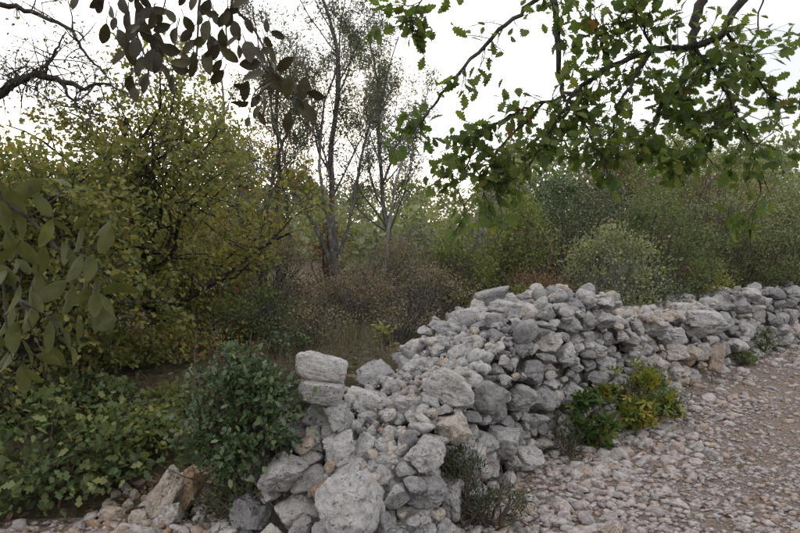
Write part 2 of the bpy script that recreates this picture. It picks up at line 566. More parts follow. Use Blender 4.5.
WALL_W = 1.25
def wall_top(s, t):
    """height of the wall above the path at s (along), t (across)"""
    s, t = np.asarray(s, float), np.asarray(t, float)
    h = np.interp(s, [-0.35, -0.1, 0.25, 0.6, 1.0, 1.5, 2.1, 2.9, 3.75, 4.0, 4.35, 5.2, 6.0, 7.2, 7.6, 8.6, 10, 12, 14],
                  [0.05, 0.28, 0.50, 0.67, 0.77, 0.86, 1.04, 1.20, 1.27, 1.24, 0.98, 0.96, 0.95, 0.97, 1.05, 1.10, 1.12, 1.12, 1.15])
    gul = np.exp(-((t - 0.72) / 0.26) ** 2) * sstep(1.9, 0.5, s)      # the collapsed gully in the near end
    h = h - 0.12 * gul
    h = h + 0.34 * sstep(0.86, 1.06, t) * sstep(0.75, 0.35, s) * sstep(-0.15, 0.05, s)     # the standing left corner
    p = np.stack([s * 2.3, t * 2.3, np.zeros(s.shape) + 3.3], -1).reshape(-1, 3)
    return h + 0.07 * vnoise(p).reshape(s.shape)

def wall_inside(q):
    s, t, z = q[:, 0], q[:, 1], q[:, 2]
    bulge = 0.05 * vnoise(np.stack([s * 1.6, z * 1.6, s * 0 + 9], 1))
    send = -0.28 + 0.35 * np.clip(z, 0, 1) * (1 - 0.5 * sstep(0.7, 1.0, t))
    return (z < wall_top(s, t)) & (t > 0.04 + 0.17 * z + bulge) & (t < WALL_W - 0.06 * z) & (s > send)

MET = V(0.80, 0.95, 1.30)          # stones lie longer than they are high

def pack_seeds(rng, s0, s1, rmin, rmax, tries):
    """random close seeds with individual radii (metric space)"""
    lo = V(s0 - 0.4, -0.35, -0.25) * MET
    hi = V(s1 + 0.4, WALL_W + 0.4, 1.75) * MET
    c = rng.uniform(lo, hi, (tries, 3))
    r = rmin + (rmax - rmin) * rng.random(tries) ** 2.2
    r = np.sort(r)[::-1]
    cell = rmax
    grid, pts, rad = {}, [], []
    for p, rr in zip(c, r):
        k = (int(p[0] // cell), int(p[1] // cell), int(p[2] // cell))
        ok = True
        for a in (-1, 0, 1):
            for b in (-1, 0, 1):
                for e in (-1, 0, 1):
                    for m in grid.get((k[0] + a, k[1] + b, k[2] + e), ()):
                        g = p - pts[m]
                        lim = 0.5 * (rr + rad[m])
                        if g[0] * g[0] + g[1] * g[1] + g[2] * g[2] < lim * lim:
                            ok = False
                            break
                    if not ok: break
                if not ok: break
            if not ok: break
        if ok:
            grid.setdefault(k, []).append(len(pts))
            pts.append(p); rad.append(rr)
    return np.array(pts), np.array(rad)

def build_wall(root, s0, s1, seed, rmin, rmax, tries, lev_px, limit, tint_bias, avoid=()):
    rng = np.random.default_rng(seed)
    pts, rad = pack_seeds(rng, s0, s1, rmin, rmax, tries)
    q = pts / MET
    ins = wall_inside(q) & (q[:, 0] > s0) & (q[:, 0] <= s1)
    stones = []
    for i in np.nonzero(ins)[0]:
        g = pts - pts[i]
        D = np.linalg.norm(g, axis=1)
        nb = np.nonzero((D > 1e-6) & (D < 2.4 * rmax))[0]
        if len(nb) < 4: continue
        near = nb[np.argsort(D[nb])[:26]]
        close = nb[D[nb] < 1.25 * (rad[i] + rad[nb]) * 0.62 + 0.02]
        if np.all(ins[close]) and not (q[i, 0] < s0 + 0.2):
            continue                                            # buried: no face in the open
        if q[i, 1] > WALL_W - 0.25 and q[i, 2] < 0.45 and q[i, 0] > 1.2:
            continue                                            # against the bank behind
        n = g[near] / D[near][:, None]
        fr = 0.5 + (rad[i] ** 2 - rad[near] ** 2) / (2 * np.maximum(D[near], 0.05) ** 2)
        dist = np.clip(fr, 0.25, 0.75) * D[near] * rng.uniform(0.86, 0.98)
        c = wall_to_world(q[i:i + 1])[0]
        size = rad[i]
        px = size / c[1] * F
        px_, py_ = to_pix(c)
        if any(abs(px_ - a[0]) < a[2] and abs(py_ - a[1]) < a[3] for a in avoid):
            continue
        lev = 4 if px > 40 else 3 if px > lev_px else 2
        dirs, f = ICO[lev]
        sharp = rng.uniform(40, 80)
        nch = rng.integers(3, 8)
        cn = unit(rng.normal(size=(nch, 3)))
        cd = 1.0 / np.max(np.maximum(cn @ n.T, 1e-5) / dist, axis=1) * rng.uniform(0.72, 0.93, nch)
        n, dist = np.concatenate([n, cn]), np.concatenate([dist, cd])
        qq = np.maximum(dirs @ n.T, 1e-5) / dist
        r = (np.sum(qq ** sharp, 1) + (1 / (1.25 * rmax)) ** sharp) ** (-1 / sharp)
        off = rng.uniform(-60, 60, 3)
        sc = 1 / max(size, 0.05)
        r = r * crag(dirs, off, lev, rng.uniform(0.05, 0.10))
        loc = dirs * r[:, None] / MET
        loc = loc @ rand_rot(rng, 0.24).T
        w = wall_to_world(q[i] + loc)
        open_face = (~ins[close]).sum()
        stones.append((px * (1 + 0.15 * open_face), w, f, c, float(np.clip(rng.normal(tint_bias, 0.2) + 0.35 * max(0, 0.45 - q[i, 2]), 0, 1))))
    stones.sort(key=lambda a: -a[0])
    rest = Geo()
    for k, (_, w, f, c, tint) in enumerate(stones):
        if k < limit:
            add('stone', make_mesh('stone', w - c, f, M_LIME, np.full(len(w), tint), crease=24), root, c - np.array(root.location))
        else:
            rest.put(w, f, tint)
    if rest.n:
        add('rubble', rest.mesh('rubble', M_LIME, origin=root.location, crease=24), root, (0, 0, 0), kind='stuff')
    # packed earth and chips in the heart of the wall
    S = np.linspace(s0 + (0.25 if s0 < 0 else 0), s1, int((s1 - s0) / 0.12) + 2)
    core = Geo()
    rows = []
    for fr in np.linspace(0, 1, 9):
        t = np.full(S.shape, 0.40 + fr * (WALL_W - 0.65))
        rows.append(wall_to_world(np.stack([S, t, np.maximum(wall_top(S, t) - 0.27, 0.02)], 1)))
    t = np.full(S.shape, 0.22)
    rows.insert(0, wall_to_world(np.stack([S, t, np.full(S.shape, -0.1)], 1)))
    t = np.full(S.shape, WALL_W - 0.16)
    rows.append(wall_to_world(np.stack([S, t, np.full(S.shape, -0.1)], 1)))
    R = np.array(rows)
    m = len(S)
    i, j = np.meshgrid(np.arange(len(rows) - 1), np.arange(m - 1), indexing='ij')
    k = (i * m + j).ravel()
    core.put(R.reshape(-1, 3), np.stack([k, k + 1, k + m + 1, k + m], 1))
    add('earth_fill', core.mesh('earth_fill', M_FILL, origin=root.location), root, (0, 0, 0))
    return len(stones)

def scatter_rubble(root, name, n, s0, s1, t0, t1, smin, smax, seed, tint, lift=0.0, level=1, slope=None):
    rng = np.random.default_rng(seed)
    g = Geo()
    for _ in range(n):
        s, t = rng.uniform(s0, s1), rng.uniform(t0, t1)
        size = smin + (smax - smin) * rng.random() ** 2.5
        v, f = stone_points(rng, 2 if size > 0.05 else level, size, (1.2, 0.9, 0.7), 9, 10)
        z = float(wall_top(np.array([s]), np.array([t]))[0]) + lift + size * 0.1 + rng.uniform(-0.03, 0.02)
        c = wall_to_world(np.array([[s, t, z]]))[0]
        g.put(v @ rand_rot(rng).T + c, f, float(np.clip(rng.normal(tint, 0.22), 0, 1)))
    return add(name, g.mesh(name, M_LIME, smooth=False, origin=root.location), root, (0, 0, 0), kind='stuff')

def placed_stone(parent, px, py, depth, w, h, seed, tint, tilt=0.0, deep=None, level=None, mat=None, name='stone', facets=10, sharp=11, on_ground=False, blocky=True, rough=0.06, **tags):
    """a stone seen at photo pixel (px,py), w x h pixels, leaning by tilt degrees"""
    rng = np.random.default_rng(seed)
    level = level or (4 if max(w, h) > 48 else 3)
    W, Hh = w / F * depth * 0.5, h / F * depth * 0.5
    c = pix(px, py, depth)
    v, f = stone_points(rng, level, 1.0, (1, 1, 1), facets, sharp, rough * min(1, 1.25 * min(w, h) / max(w, h)), blocky)
    ext = np.maximum(v.max(0), -v.min(0))
    v = v / ext * V(W, (deep or (W + Hh) * 0.5), Hh)
    a = -math.radians(tilt)
    v = v @ np.array([[math.cos(a), 0, -math.sin(a)], [0, 1, 0], [math.sin(a), 0, math.cos(a)]])
    if on_ground:
        c[2] = H1(c[0], c[1]) - v[:, 2].min() - 0.18 * (v[:, 2].max() - v[:, 2].min())
    me = make_mesh(name, v, f, mat or M_LIME, np.full(len(v), tint), crease=26)
    o = add(name, me, parent, c - (np.array(parent.location) if parent else 0), **tags)
    return o

near_wall = empty('dry_stone_wall', tuple(wall_to_world(np.array([[2.5, 0.6, 0.0]]))[0]), 'tall grey dry stone wall with a tumbled near end beside the stony path', 'stone wall', kind='thing')
low_wall = empty('dry_stone_wall', tuple(wall_to_world(np.array([[6.0, 0.6, 0.0]]))[0]), 'low broken stretch of dry stone wall with rusty brown stones, behind the tall grey part', 'stone wall', kind='thing')
far_wall = empty('dry_stone_wall', tuple(wall_to_world(np.array([[10.0, 0.6, 0.0]]))[0]), 'far grey end of the dry stone wall under the shrubs beyond the rusty stretch', 'stone wall', kind='thing')
HAND = [(320, 372, 32, 24), (337, 415, 16, 14), (348, 498, 34, 32), (448, 388, 24, 16)]
build_wall(near_wall, -0.45, 4.75, 11, 0.055, 0.235, 56000, 17, 290, 0.28, HAND)
build_wall(low_wall, 4.75, 7.5, 12, 0.08, 0.23, 14000, 17, 220, 0.40)
build_wall(far_wall, 7.5, 14.0, 13, 0.10, 0.28, 15000, 18, 260, 0.16)
scatter_rubble(near_wall, 'small_rubble', 900, 0.0, 1.9, 0.30, 0.95, 0.008, 0.060, 21, 0.48)
scatter_rubble(near_wall, 'top_rubble', 260, 1.2, 4.6, 0.25, 1.2, 0.02, 0.10, 22, 0.2)
scatter_rubble(low_wall, 'small_rubble', 420, 4.5, 7.6, 0.15, 1.2, 0.02, 0.09, 23, 0.55)
# the stones one can single out in the tumbled end
for a in [
    # px, py, depth, w, h, seed, tint, tilt
    (321, 367, 3.66, 54, 29, 1, 0.36, -13), (323, 392, 3.62, 54, 31, 2, 0.34, -5), (337, 416, 3.60, 30, 34, 3, 0.28, 8),
    (311, 416, 3.70, 15, 26, 4, 0.25, -20), (300, 440, 3.66, 22, 24, 5, 0.2, 0), (314, 438, 3.60, 20, 30, 6, 0.25, 5),
    (278, 452, 3.75, 44, 22, 7, 0.2, -5), (340, 446, 3.50, 34, 26, 8, 0.45, 20), (365, 445, 3.52, 18, 30, 9, 0.42, -25),
    (448, 388, 3.95, 58, 40, 10, 0.42, -28), (424, 421, 3.75, 36, 30, 11, 0.36, 6), (458, 421, 3.80, 26, 38, 12, 0.38, 12),
    (409, 404, 3.85, 30, 20, 13, 0.35, -4), (430, 400, 3.8, 20, 10, 14, 0.4, -20), (388, 416, 3.7, 18, 14, 15, 0.5, 10),
    (403, 470, 3.40, 44, 40, 16, 0.52, 0), (425, 480, 3.38, 40, 50, 17, 0.40, 10), (392, 500, 3.25, 24, 34, 18, 0.4, 0),
    (415, 520, 3.2, 36, 34, 19, 0.42, 0), (380, 528, 3.12, 30, 26, 20, 0.35, 0), (352, 474, 3.38, 46, 24, 21, 0.35, 10),
    (310, 478, 3.45, 40, 26, 22, 0.30, 15), (450, 500, 3.5, 30, 50, 23, 0.34, 0), (328, 430, 3.62, 16, 16, 24, 0.4, 0),
    (330, 466, 3.36, 12, 10, 25, 0.85, 40), (470, 460, 3.85, 36, 40, 26, 0.4, 0),
]:
    px, py, dp, w, h, sd, ti, tl = a
    placed_stone(near_wall, px, py, dp, w, h, 300 + sd, ti, tl, sharp=11 if sd > 2 else 4.0, rough=0.06 if sd > 2 else 0.03)
for a in [(489, 298, 5.85, 44, 17, 31, 0.12, 14), (490, 314, 5.85, 34, 32, 32, 0.12, 8), (452, 332, 5.2, 34, 22, 33, 0.12, 10), (472, 322, 5.5, 30, 20, 34, 0.2, -8)]:
    px, py, dp, w, h, sd, ti, tl = a
    placed_stone(near_wall, px, py, dp, w, h, 300 + sd, ti, tl)
for a in [(683, 309, 8.1, 22, 16, 41, 0.55, 5), (703, 318, 8.0, 38, 20, 42, 0.4, -8), (714, 357, 8.5, 22, 30, 43, 0.80, 0), (666, 337, 7.6, 34, 20, 44, 0.4, 10), (700, 352, 8.3, 20, 20, 45, 0.5, 0), (672, 352, 7.5, 30, 20, 46, 0.6, 0)]:
    px, py, dp, w, h, sd, ti, tl = a
    placed_stone(low_wall, px, py, dp, w, h, 300 + sd, ti, tl)
placed_stone(None, 561, 292, 6.55, 19, 20, 351, 0.66, 6, name='rock', label='small upright beige rock perched on top of the grey wall', cat='rock')
placed_stone(None, 348, 501, 3.0, 78, 70, 352, 0.36, -14, deep=0.18, name='boulder', sharp=3.6, facets=13, blocky=False, rough=0.035, label='big pale rounded boulder with dark pits at the foot of the wall end', cat='boulder')
placed_stone(None, 165, 482, 3.70, 36, 58, 353, 0.68, -34, name='boulder', sharp=13, facets=8, deep=0.12, on_ground=True, label='tall slanted grey boulder leaning beneath the left shrubs', cat='boulder')
placed_stone(None, 184, 466, 3.80, 26, 58, 354, 0.97, -30, name='boulder', sharp=13, facets=8, on_ground=True, label='rusty orange boulder standing behind the slanted grey one', cat='boulder')
for k, (px, py, dp, w, h, ti, tl, lab) in enumerate([
    (170, 512, 3.62, 26, 24, 0.62, 10, 'brownish stone lying in front of the slanted grey boulder'),
    (220, 520, 3.40, 22, 22, 0.30, 0, 'pale stone on the ground just under the dark evergreen bush'),
    (248, 522, 3.36, 18, 24, 0.30, 15, 'narrow pale stone on the ground between bush and wall end'),
    (286, 522, 3.50, 30, 22, 0.34, -8, 'white stone lying left of the big pitted boulder'),
    (303, 508, 3.46, 22, 16, 0.60, 20, 'flat tan stone leaning against the big pitted boulder'),
    (112, 524, 3.66, 26, 16, 0.75, 0, 'reddish stone at the edge of the left shrubs'),
    (200, 524, 3.58, 14, 18, 0.55, -12, 'small tan stone upright beside the brownish one'),
    (140, 524, 3.62, 18, 16, 0.7, 6, 'small rusty stone among the brown rubble on the left'),
]):
    placed_stone(None, px, py, dp, w, h, 400 + k, ti, tl, name='rock', on_ground=True, label=lab, cat='rock', group='loose rocks on the ground by the wall end')

# ------------------------------------------------------------------ the path
path = empty('path', (2.0, 3.0, 0.0), 'stony track of pale and pinkish gravel along the wall', kind='structure')
def build_path():
    S = np.concatenate([np.linspace(-12, -0.5, 60), np.linspace(-0.4, 14, 200), np.linspace(14.5, 36, 40)])
    Dd = np.linspace(-3.4, 0.2, 60)
    s2 = S + S0
    k = np.clip(np.searchsorted(_cum, s2) - 1, 0, len(BASE) - 2)
    p = np.stack([np.interp(s2, _cum, BASE[:, 0]), np.interp(s2, _cum, BASE[:, 1])], 1)
    # gentle smoothing so that the strip does not fold at the corner
    for _ in range(25):
        p[1:-1] = 0.25 * p[:-2] + 0.5 * p[1:-1] + 0.25 * p[2:]
    tn = unit(np.gradient(p, axis=0))
    nn = np.stack([-tn[:, 1], tn[:, 0]], 1)
    for _ in range(60):
        nn[1:-1] = unit(0.25 * nn[:-2] + 0.5 * nn[1:-1] + 0.25 * nn[2:])
    X = p[:, None, 0] + nn[:, None, 0] * Dd[None]
    Y = p[:, None, 1] + nn[:, None, 1] * Dd[None]
    pp = np.stack([X.ravel(), Y.ravel(), X.ravel() * 0], 1)
    Z = height(X, Y) + 0.003 + (0.003 * fbm(pp * 5.0, 3)).reshape(X.shape)
    m = len(Dd)
    i, j = np.meshgrid(np.arange(len(S) - 1), np.arange(m - 1), indexing='ij')
    q = (i * m + j).ravel()
    v = np.stack([X, Y, Z], -1).reshape(-1, 3)
    add('grit', make_mesh('grit', v - np.array(path.location), np.stack([q, q + m, q + m + 1, q + 1], 1), M_PATH), path, (0, 0, 0))
build_path()

def build_gravel():
    rng = np.random.default_rng(77)
    # positions chosen over the ground in front, denser near the camera
    def sample(n, dmin, dmax):
        dep = rng.uniform(dmin, dmax, n)
        px = rng.uniform(-60, 1000, n)
        x = (px - 400) / F * dep
        s, d = road_coords(x, dep)
        keep = ((d < 0.12) & (d > -3.6)) & (x > -3.5)
        return x[keep], dep[keep], s[keep], d[keep]
    big, small = [], Geo()
    z0 = np.array(path.location)
    temps = []
    temps.append([(OCTA[0] * rng.uniform(0.65, 1.15, (6, 1)) + rng.normal(size=(6, 3)) * 0.16, OCTA[1]) for _ in range(26)])
    for lev, cnt in ((0, 26), (1, 26)):
        temps.append([stone_points(rng, lev, 1.0, (1, 1, 1), 7, 12, 0.12) for _ in range(cnt)])
    for n, a, b, smin, smax in ((30000, 2.9, 4.6, 0.004, 0.030), (28000, 4.4, 7.0, 0.006, 0.036), (24000, 6.8, 13.0, 0.009, 0.042), (5000, 12, 22, 0.02, 0.07)):
        x, y, s, d = sample(n, a, b)
        z = height(x, y)
        bx = np.where(x < 0.6, 0.35, 1.0)
        hole = vnoise(np.stack([x * 1.3, y * 1.3, x * 0 + 40], 1))
        for k in range(len(x)):
            size = smin + (smax - smin) * rng.random() ** 4.0
            edge = math.exp(-((d[k] + 0.35) / 0.35) ** 2)              # larger stones gather at the wall foot
            if rng.random() < 0.25 * edge: size *= 1.7
            if x[k] < 0.3 and rng.random() < 0.25: continue
            rut = math.exp(-((d[k] + 1.25 + 0.2 * hole[k]) / 0.26) ** 2) + math.exp(-((d[k] + 2.65) / 0.28) ** 2)   # worn wheel lines
            size *= 1 - 0.2 * min(1, rut)
            pxs = size / y[k] * F
            tint = float(np.clip(rng.normal(0.47 + 0.25 * (x[k] < 0.2), 0.27), 0, 1))
            c = V(x[k], y[k], z[k] + 0.004 + size * rng.uniform(0.05, 0.40))
            R = rand_rot(rng)
            sq = np.diag([1.25, 0.95, 0.62])
            A = rand_rot(rng, 0.5) @ sq @ R
            v, f = temps[2 if pxs > 4.0 else 1 if pxs > 2.2 else 0][rng.integers(0, 26)]
            if pxs > 4.6:
                big.append((pxs, c, A, size, tint))
            else:
                small.put(v @ A.T * size + c, f, tint)
    big.sort(key=lambda q: -q[0])
    meshes = []
    for k in range(40):
        v, f = stone_points(rng, 2, 1.0, (1, 1, 1), 9, 11, 0.06)
        meshes.append(make_mesh('path_stone', v, f, M_GRAVEL, np.full(len(v), float(np.clip(rng.normal(0.40, 0.22), 0, 1))), crease=24))
    for k, (pxs, c, A, size, tint) in enumerate(big):
        if k < 300:
            o = add('stone', meshes[k % 40], path)
            M = Matrix((A * size).tolist()).to_4x4()
            M.translation = Vector(c - z0)
            o.matrix_local = M
        else:
            v, f = temps[2][rng.integers(0, 26)]
            small.put(v @ A.T * size + c, f, tint)
    add('gravel', small.mesh('gravel', M_GRAVEL, smooth=False, origin=path.location), path, (0, 0, 0), kind='stuff')
build_gravel()

# ------------------------------------------------------------------ leaves
def leaf_template(kind, rng=None, curl=0.0):
    """outline in the xy plane, stem at origin, tip at y = 1; returns verts, tris"""
    if kind == 'small':
        v = V(0, 0, 0), V(0.33, 0.5, 0.06), V(0, 1, -0.04), V(-0.33, 0.5, 0.06)
        return np.array(v), np.array([(0, 1, 2), (0, 2, 3)])
    if kind == 'slim':
        v = V(0, 0, 0), V(0.13, 0.45, 0.03), V(0, 1, -0.05), V(-0.13, 0.45, 0.03)
        return np.array(v), np.array([(0, 1, 2), (0, 2, 3)])
    if kind == 'ell':
        ys, ws = [0.0, 0.12, 0.32, 0.58, 0.80, 0.94, 1.0], [0.015, 0.15, 0.27, 0.30, 0.22, 0.10, 0.0]
    elif kind == 'ell_low':
        ys, ws = [0.0, 0.3, 0.7, 1.0], [0.02, 0.26, 0.24, 0.0]
    elif kind == 'oak':
        ys, ws = [0.0, 0.14, 0.22, 0.30, 0.40, 0.47, 0.58, 0.68, 0.75, 0.86, 0.94, 1.0], [0.02, 0.03, 0.15, 0.11, 0.27, 0.17, 0.36, 0.20, 0.31, 0.16, 0.17, 0.05]
    elif kind == 'oak_low':
        ys, ws = [0.0, 0.36, 0.5, 0.70, 1.0], [0.02, 0.27, 0.15, 0.34, 0.04]
    if kind.endswith('_low'):                 # cheap leaf: one cupped strip
        v = [c for y, w in zip(ys, ws) for c in ((-w, y, 0.25 * w - curl * y * y), (w, y, 0.12 * w - curl * y * y))]
        f = [q for a in range(0, 2 * len(ys) - 2, 2) for q in ((a, a + 1, a + 3), (a, a + 3, a + 2))]
        return np.array(v, float), np.array(f)
    v, f = [], []
    for y, w in zip(ys, ws):
        z = -curl * y * y
        v += [(-w, y, z + 0.28 * w), (0, y, z), (w, y, z + 0.28 * w)]
    for k in range(len(ys) - 1):
        a = 3 * k
        f += [(a, a + 1, a + 4), (a, a + 4, a + 3), (a + 1, a + 2, a + 5), (a + 1, a + 5, a + 4)]
    return np.array(v, float), np.array(f)

def palmate_template():
    """fig-like leaf of five lobes"""
    v, f = [(0, 0.0, 0)], []
    for ang, ln in ((-100, 0.45), (-52, 0.78), (0, 1.0), (52, 0.78), (100, 0.45)):
        a = math.radians(ang)
        d, p = np.array([math.sin(a), math.cos(a), 0]), np.array([math.cos(a), -math.sin(a), 0])
        k = len(v)
        v += [tuple(d * ln * 0.45 + p * 0.10 + V(0, 0, .03)), tuple(d * ln * 0.78 + p * 0.13 + V(0, 0, .03)), tuple(d * ln - V(0, 0, .08)), tuple(d * ln * 0.78 - p * 0.13 + V(0, 0, .03)), tuple(d * ln * 0.45 - p * 0.10 + V(0, 0, .03))]
        f += [(0, k, k + 4), (k, k + 1, k + 3), (k, k + 3, k + 4), (k + 1, k + 2, k + 3)]
    return np.array(v, float), np.array(f)
TEMPL = {k: leaf_template(k, curl=0.12) for k in ('small', 'slim', 'ell', 'ell_low', 'oak', 'oak_low')}
TEMPL['palm'] = palmate_template()

def leaf_frames(dirs, normals):
    y = unit(dirs)
    x = unit(np.cross(y, normals))
    z = np.cross(x, y)
    return np.stack([x, y, z], -1)          # columns

def put_leaves(g, kind, pos, dirs, normals, size, tint):
    tv, tf = TEMPL[kind]
    R = leaf_frames(dirs, normals)
    v = np.einsum('nij,kj->nki', R, tv) * np.asarray(size)[:, None, None] + pos[:, None, :]
    n, k = len(pos), len(tv)
    f = (tf[None] + (np.arange(n) * k)[:, None, None]).reshape(-1, 3)
    g.put(v.reshape(-1, 3), f, np.repeat(np.clip(tint, 0, 1), k))

# ------------------------------------------------------------------ branching
def grow(rng, start, direction, length, radius, level, P, out):
    """recursive branch; out collects (points, radii, level)"""
    seg = P.get('seg', 0.12) * (1 if level < 2 else 0.6)
    n = max(3, int(length / seg))
    d = unit(np.asarray(direction, float))
    p = np.asarray(start, float)
    pts, dirs = [p], [d]
    for k in range(n):
        d = unit(d + rng.normal(size=3) * P.get('wiggle', 0.16) + V(0, 0, P.get('up', 0.03)) * (1 if level else 0.6))
        p = p + d * length / n
        pts.append(p); dirs.append(d)
    pts = np.array(pts)
    rr = radius * np.linspace(1, P.get('taper', 0.35), n + 1)
    out.append((pts, rr, level))
    if level >= P.get('depth', 3):
        return
    nc = P['kids'][min(level, len(P['kids']) - 1)]
    nc = int(round(nc * rng.uniform(0.8, 1.2)))
    lo = P.get('bare', 0.3) if level == 0 else 0.18
    for f in np.sort(rng.uniform(lo, 1.0, nc)):
        k = min(n, max(1, int(f * n)))
        dd = dirs[k]
        ax = unit(np.cross(dd, rng.normal(size=3)))
        a = math.radians(rng.uniform(*P.get('angle', (30, 62))))
        nd = dd * math.cos(a) + ax * math.sin(a)
        grow(rng, pts[k], nd, length * P.get('ratio', 0.55) * (1.15 - 0.55 * f) * rng.uniform(0.75, 1.2), rr[k] * P.get('thin', 0.62), level + 1, P, out)

def wood(g, branches, seg=6, thin=0.0):
    for pts, rr, lv in branches:
        if rr[0] < thin: continue
        if lv >= 2 and len(pts) > 4:
            ix = np.unique(np.append(np.arange(0, len(pts), 2), len(pts) - 1))
            pts, rr = pts[ix], rr[ix]
        v, f = tube(pts, np.maximum(rr, 0.0012), seg if lv < 2 else 3)
        g.put(v, f)

def leaves_on(rng, g, branches, kind, per_m, size, tint=(0.45, 0.22), minlev=2, spread=0.03, droop=0.25, face=None, cap=None):
    P_, D_, L_ = [], [], []
    for pts, rr, lv in branches:
        if lv < minlev: continue
        ln = np.sum(np.linalg.norm(np.diff(pts, axis=0), axis=1))
        m = rng.poisson(per_m * ln)
        if m == 0: continue
        t = rng.uniform(0.15, 1, m) * (len(pts) - 1)
        i = np.minimum(t.astype(int), len(pts) - 2)
        w = (t - i)[:, None]
        P_.append(pts[i] * (1 - w) + pts[i + 1] * w)
        D_.append(pts[i + 1] - pts[i])
    if not P_: return None
    pos = np.concatenate(P_)
    d = unit(np.concatenate(D_))
    n = len(pos)
    if cap and n > cap:
        sel = rng.permutation(n)[:cap]
        pos, d, n = pos[sel], d[sel], cap
    d = unit(d * 0.6 + rng.normal(size=(n, 3)) * 0.7 + V(0, 0, -droop))
    nr = unit(rng.normal(size=(n, 3)) * 0.8 + V(0, 0, 0.9) + (V(0, 0, 0) if face is None else face))
    pos = pos + rng.normal(size=(n, 3)) * spread
    sz = rng.uniform(*size, n)
    ti = rng.normal(tint[0], tint[1], n) + 0.12 * vnoise(pos * 1.5)
    if g is None:
        return pos, d, nr, sz, ti
    put_leaves(g, kind, pos, d, nr, sz, ti)
    return n

# ------------------------------------------------------------------ shrubs
def shrub(name, label, cat, px, depth, top_py, width_px, mat, leaf, count, kind='small', seed=1, bark_m=None, stems=6, group=None,
          tint=(0.5, 0.22), hollow=0.0, clump=0.14, nclump=None, low=0.06, base=None, twig_show=0.22, ydepth=None, lean=0.0):
    rng = np.random.default_rng(seed)
    x = (px - 400) / F * depth
    z0 = H1(x, depth) if base is None else base
    top = CAM_Z + (266.5 - top_py) / F * depth
    h = max(0.25, top - z0)
    rx = width_px / F * depth * 0.5
    ry = ydepth or rx * 0.85
    root = empty(name, (x, depth, z0), label, cat, group)
    # stems that carry the clumps
    nc = nclump or int(np.clip(count / 38, 14, 150))
    # clump centres fill an uneven dome
    u = unit(rng.normal(size=(nc, 3)))
    rad = rng.uniform(0.30, 1.0, nc) ** 0.38
    c = u * rad[:, None]
    lob = 1 + 0.42 * fbm(u * 1.9 + seed * 3.1, 2)
    c = c * lob[:, None]
    cz = (c[:, 2] * 0.5 + 0.5)
    wide = 0.62 + 0.38 * np.sin(np.clip(cz, 0, 1) * math.pi * 0.85 + 0.45)
    C = np.stack([c[:, 0] * rx * wide + lean * cz * h, c[:, 1] * ry * wide, h * (low + (1 - low - 0.06) * cz)], 1)
    g = Geo()
    for k in range(stems):
        a = rng.uniform(0, 2 * math.pi)
        tgt = C[rng.integers(0, nc)]
        st = V(rng.normal() * 0.12 * rx, rng.normal() * 0.12 * ry, -0.05)
        mid = (st + tgt) * 0.5 + rng.normal(size=3) * 0.10 * h + V(0, 0, 0.08 * h)
        pts, rr = smooth_line([st, mid, tgt], [0.012 * h + 0.006, 0.008 * h + 0.004, 0.002 + 0.002 * h], 5)
        v, f = tube(pts, rr, 5)
        g.put(v, f)
    ax = np.linalg.norm(C / V(rx, ry, h), axis=1)
    for k in range(nc):                                       # twigs
        b = C[k] * rng.uniform(0.35, 0.6) * V(1, 1, 0.9)
        e = C[k] + unit(rng.normal(size=3) + V(0, 0, 0.6)) * (clump * 1.2 + twig_show * rng.random())
        pts, rr = smooth_line([b, (b + e) / 2 + rng.normal(size=3) * 0.04, e], [0.004 + 0.0022 * h, 0.003 + 0.001 * h, 0.0016], 2)
        v, f = tube(pts, rr, 3)
        g.put(v, f)
    add('stems', g.mesh('stems', bark_m or M_BARK_BROWN), root, (0, 0, 0))
    lg = Geo()
    w = rng.dirichlet(np.ones(nc) * 2.0)
    per = rng.multinomial(count, w)
    cs = np.repeat(np.arange(nc), per)
    sig = clump * rng.uniform(0.45, 1.1, nc)
    pos = C[cs] + rng.normal(size=(count, 3)) * sig[cs][:, None] * V(1, 1, 0.72)
    pos[:, 2] = np.maximum(pos[:, 2], 0.02 + 0.05 * rng.random(count))
    out = unit(pos - V(0, 0, h * 0.35))
    d = unit(out * 0.7 + rng.normal(size=(count, 3)) * 0.7)
    nr = unit(out * 0.35 + V(0, 0, 0.75) + rng.normal(size=(count, 3)) * 0.6)
    ct = rng.normal(0, 0.12, nc)
    ti = rng.normal(tint[0], tint[1], count) + ct[cs]
    put_leaves(lg, kind, pos, d, nr, rng.uniform(0.55, 1.35, count) * leaf, ti)
    add('foliage', lg.mesh('foliage', mat, smooth=False), root, (0, 0, 0), kind='stuff')
    return root

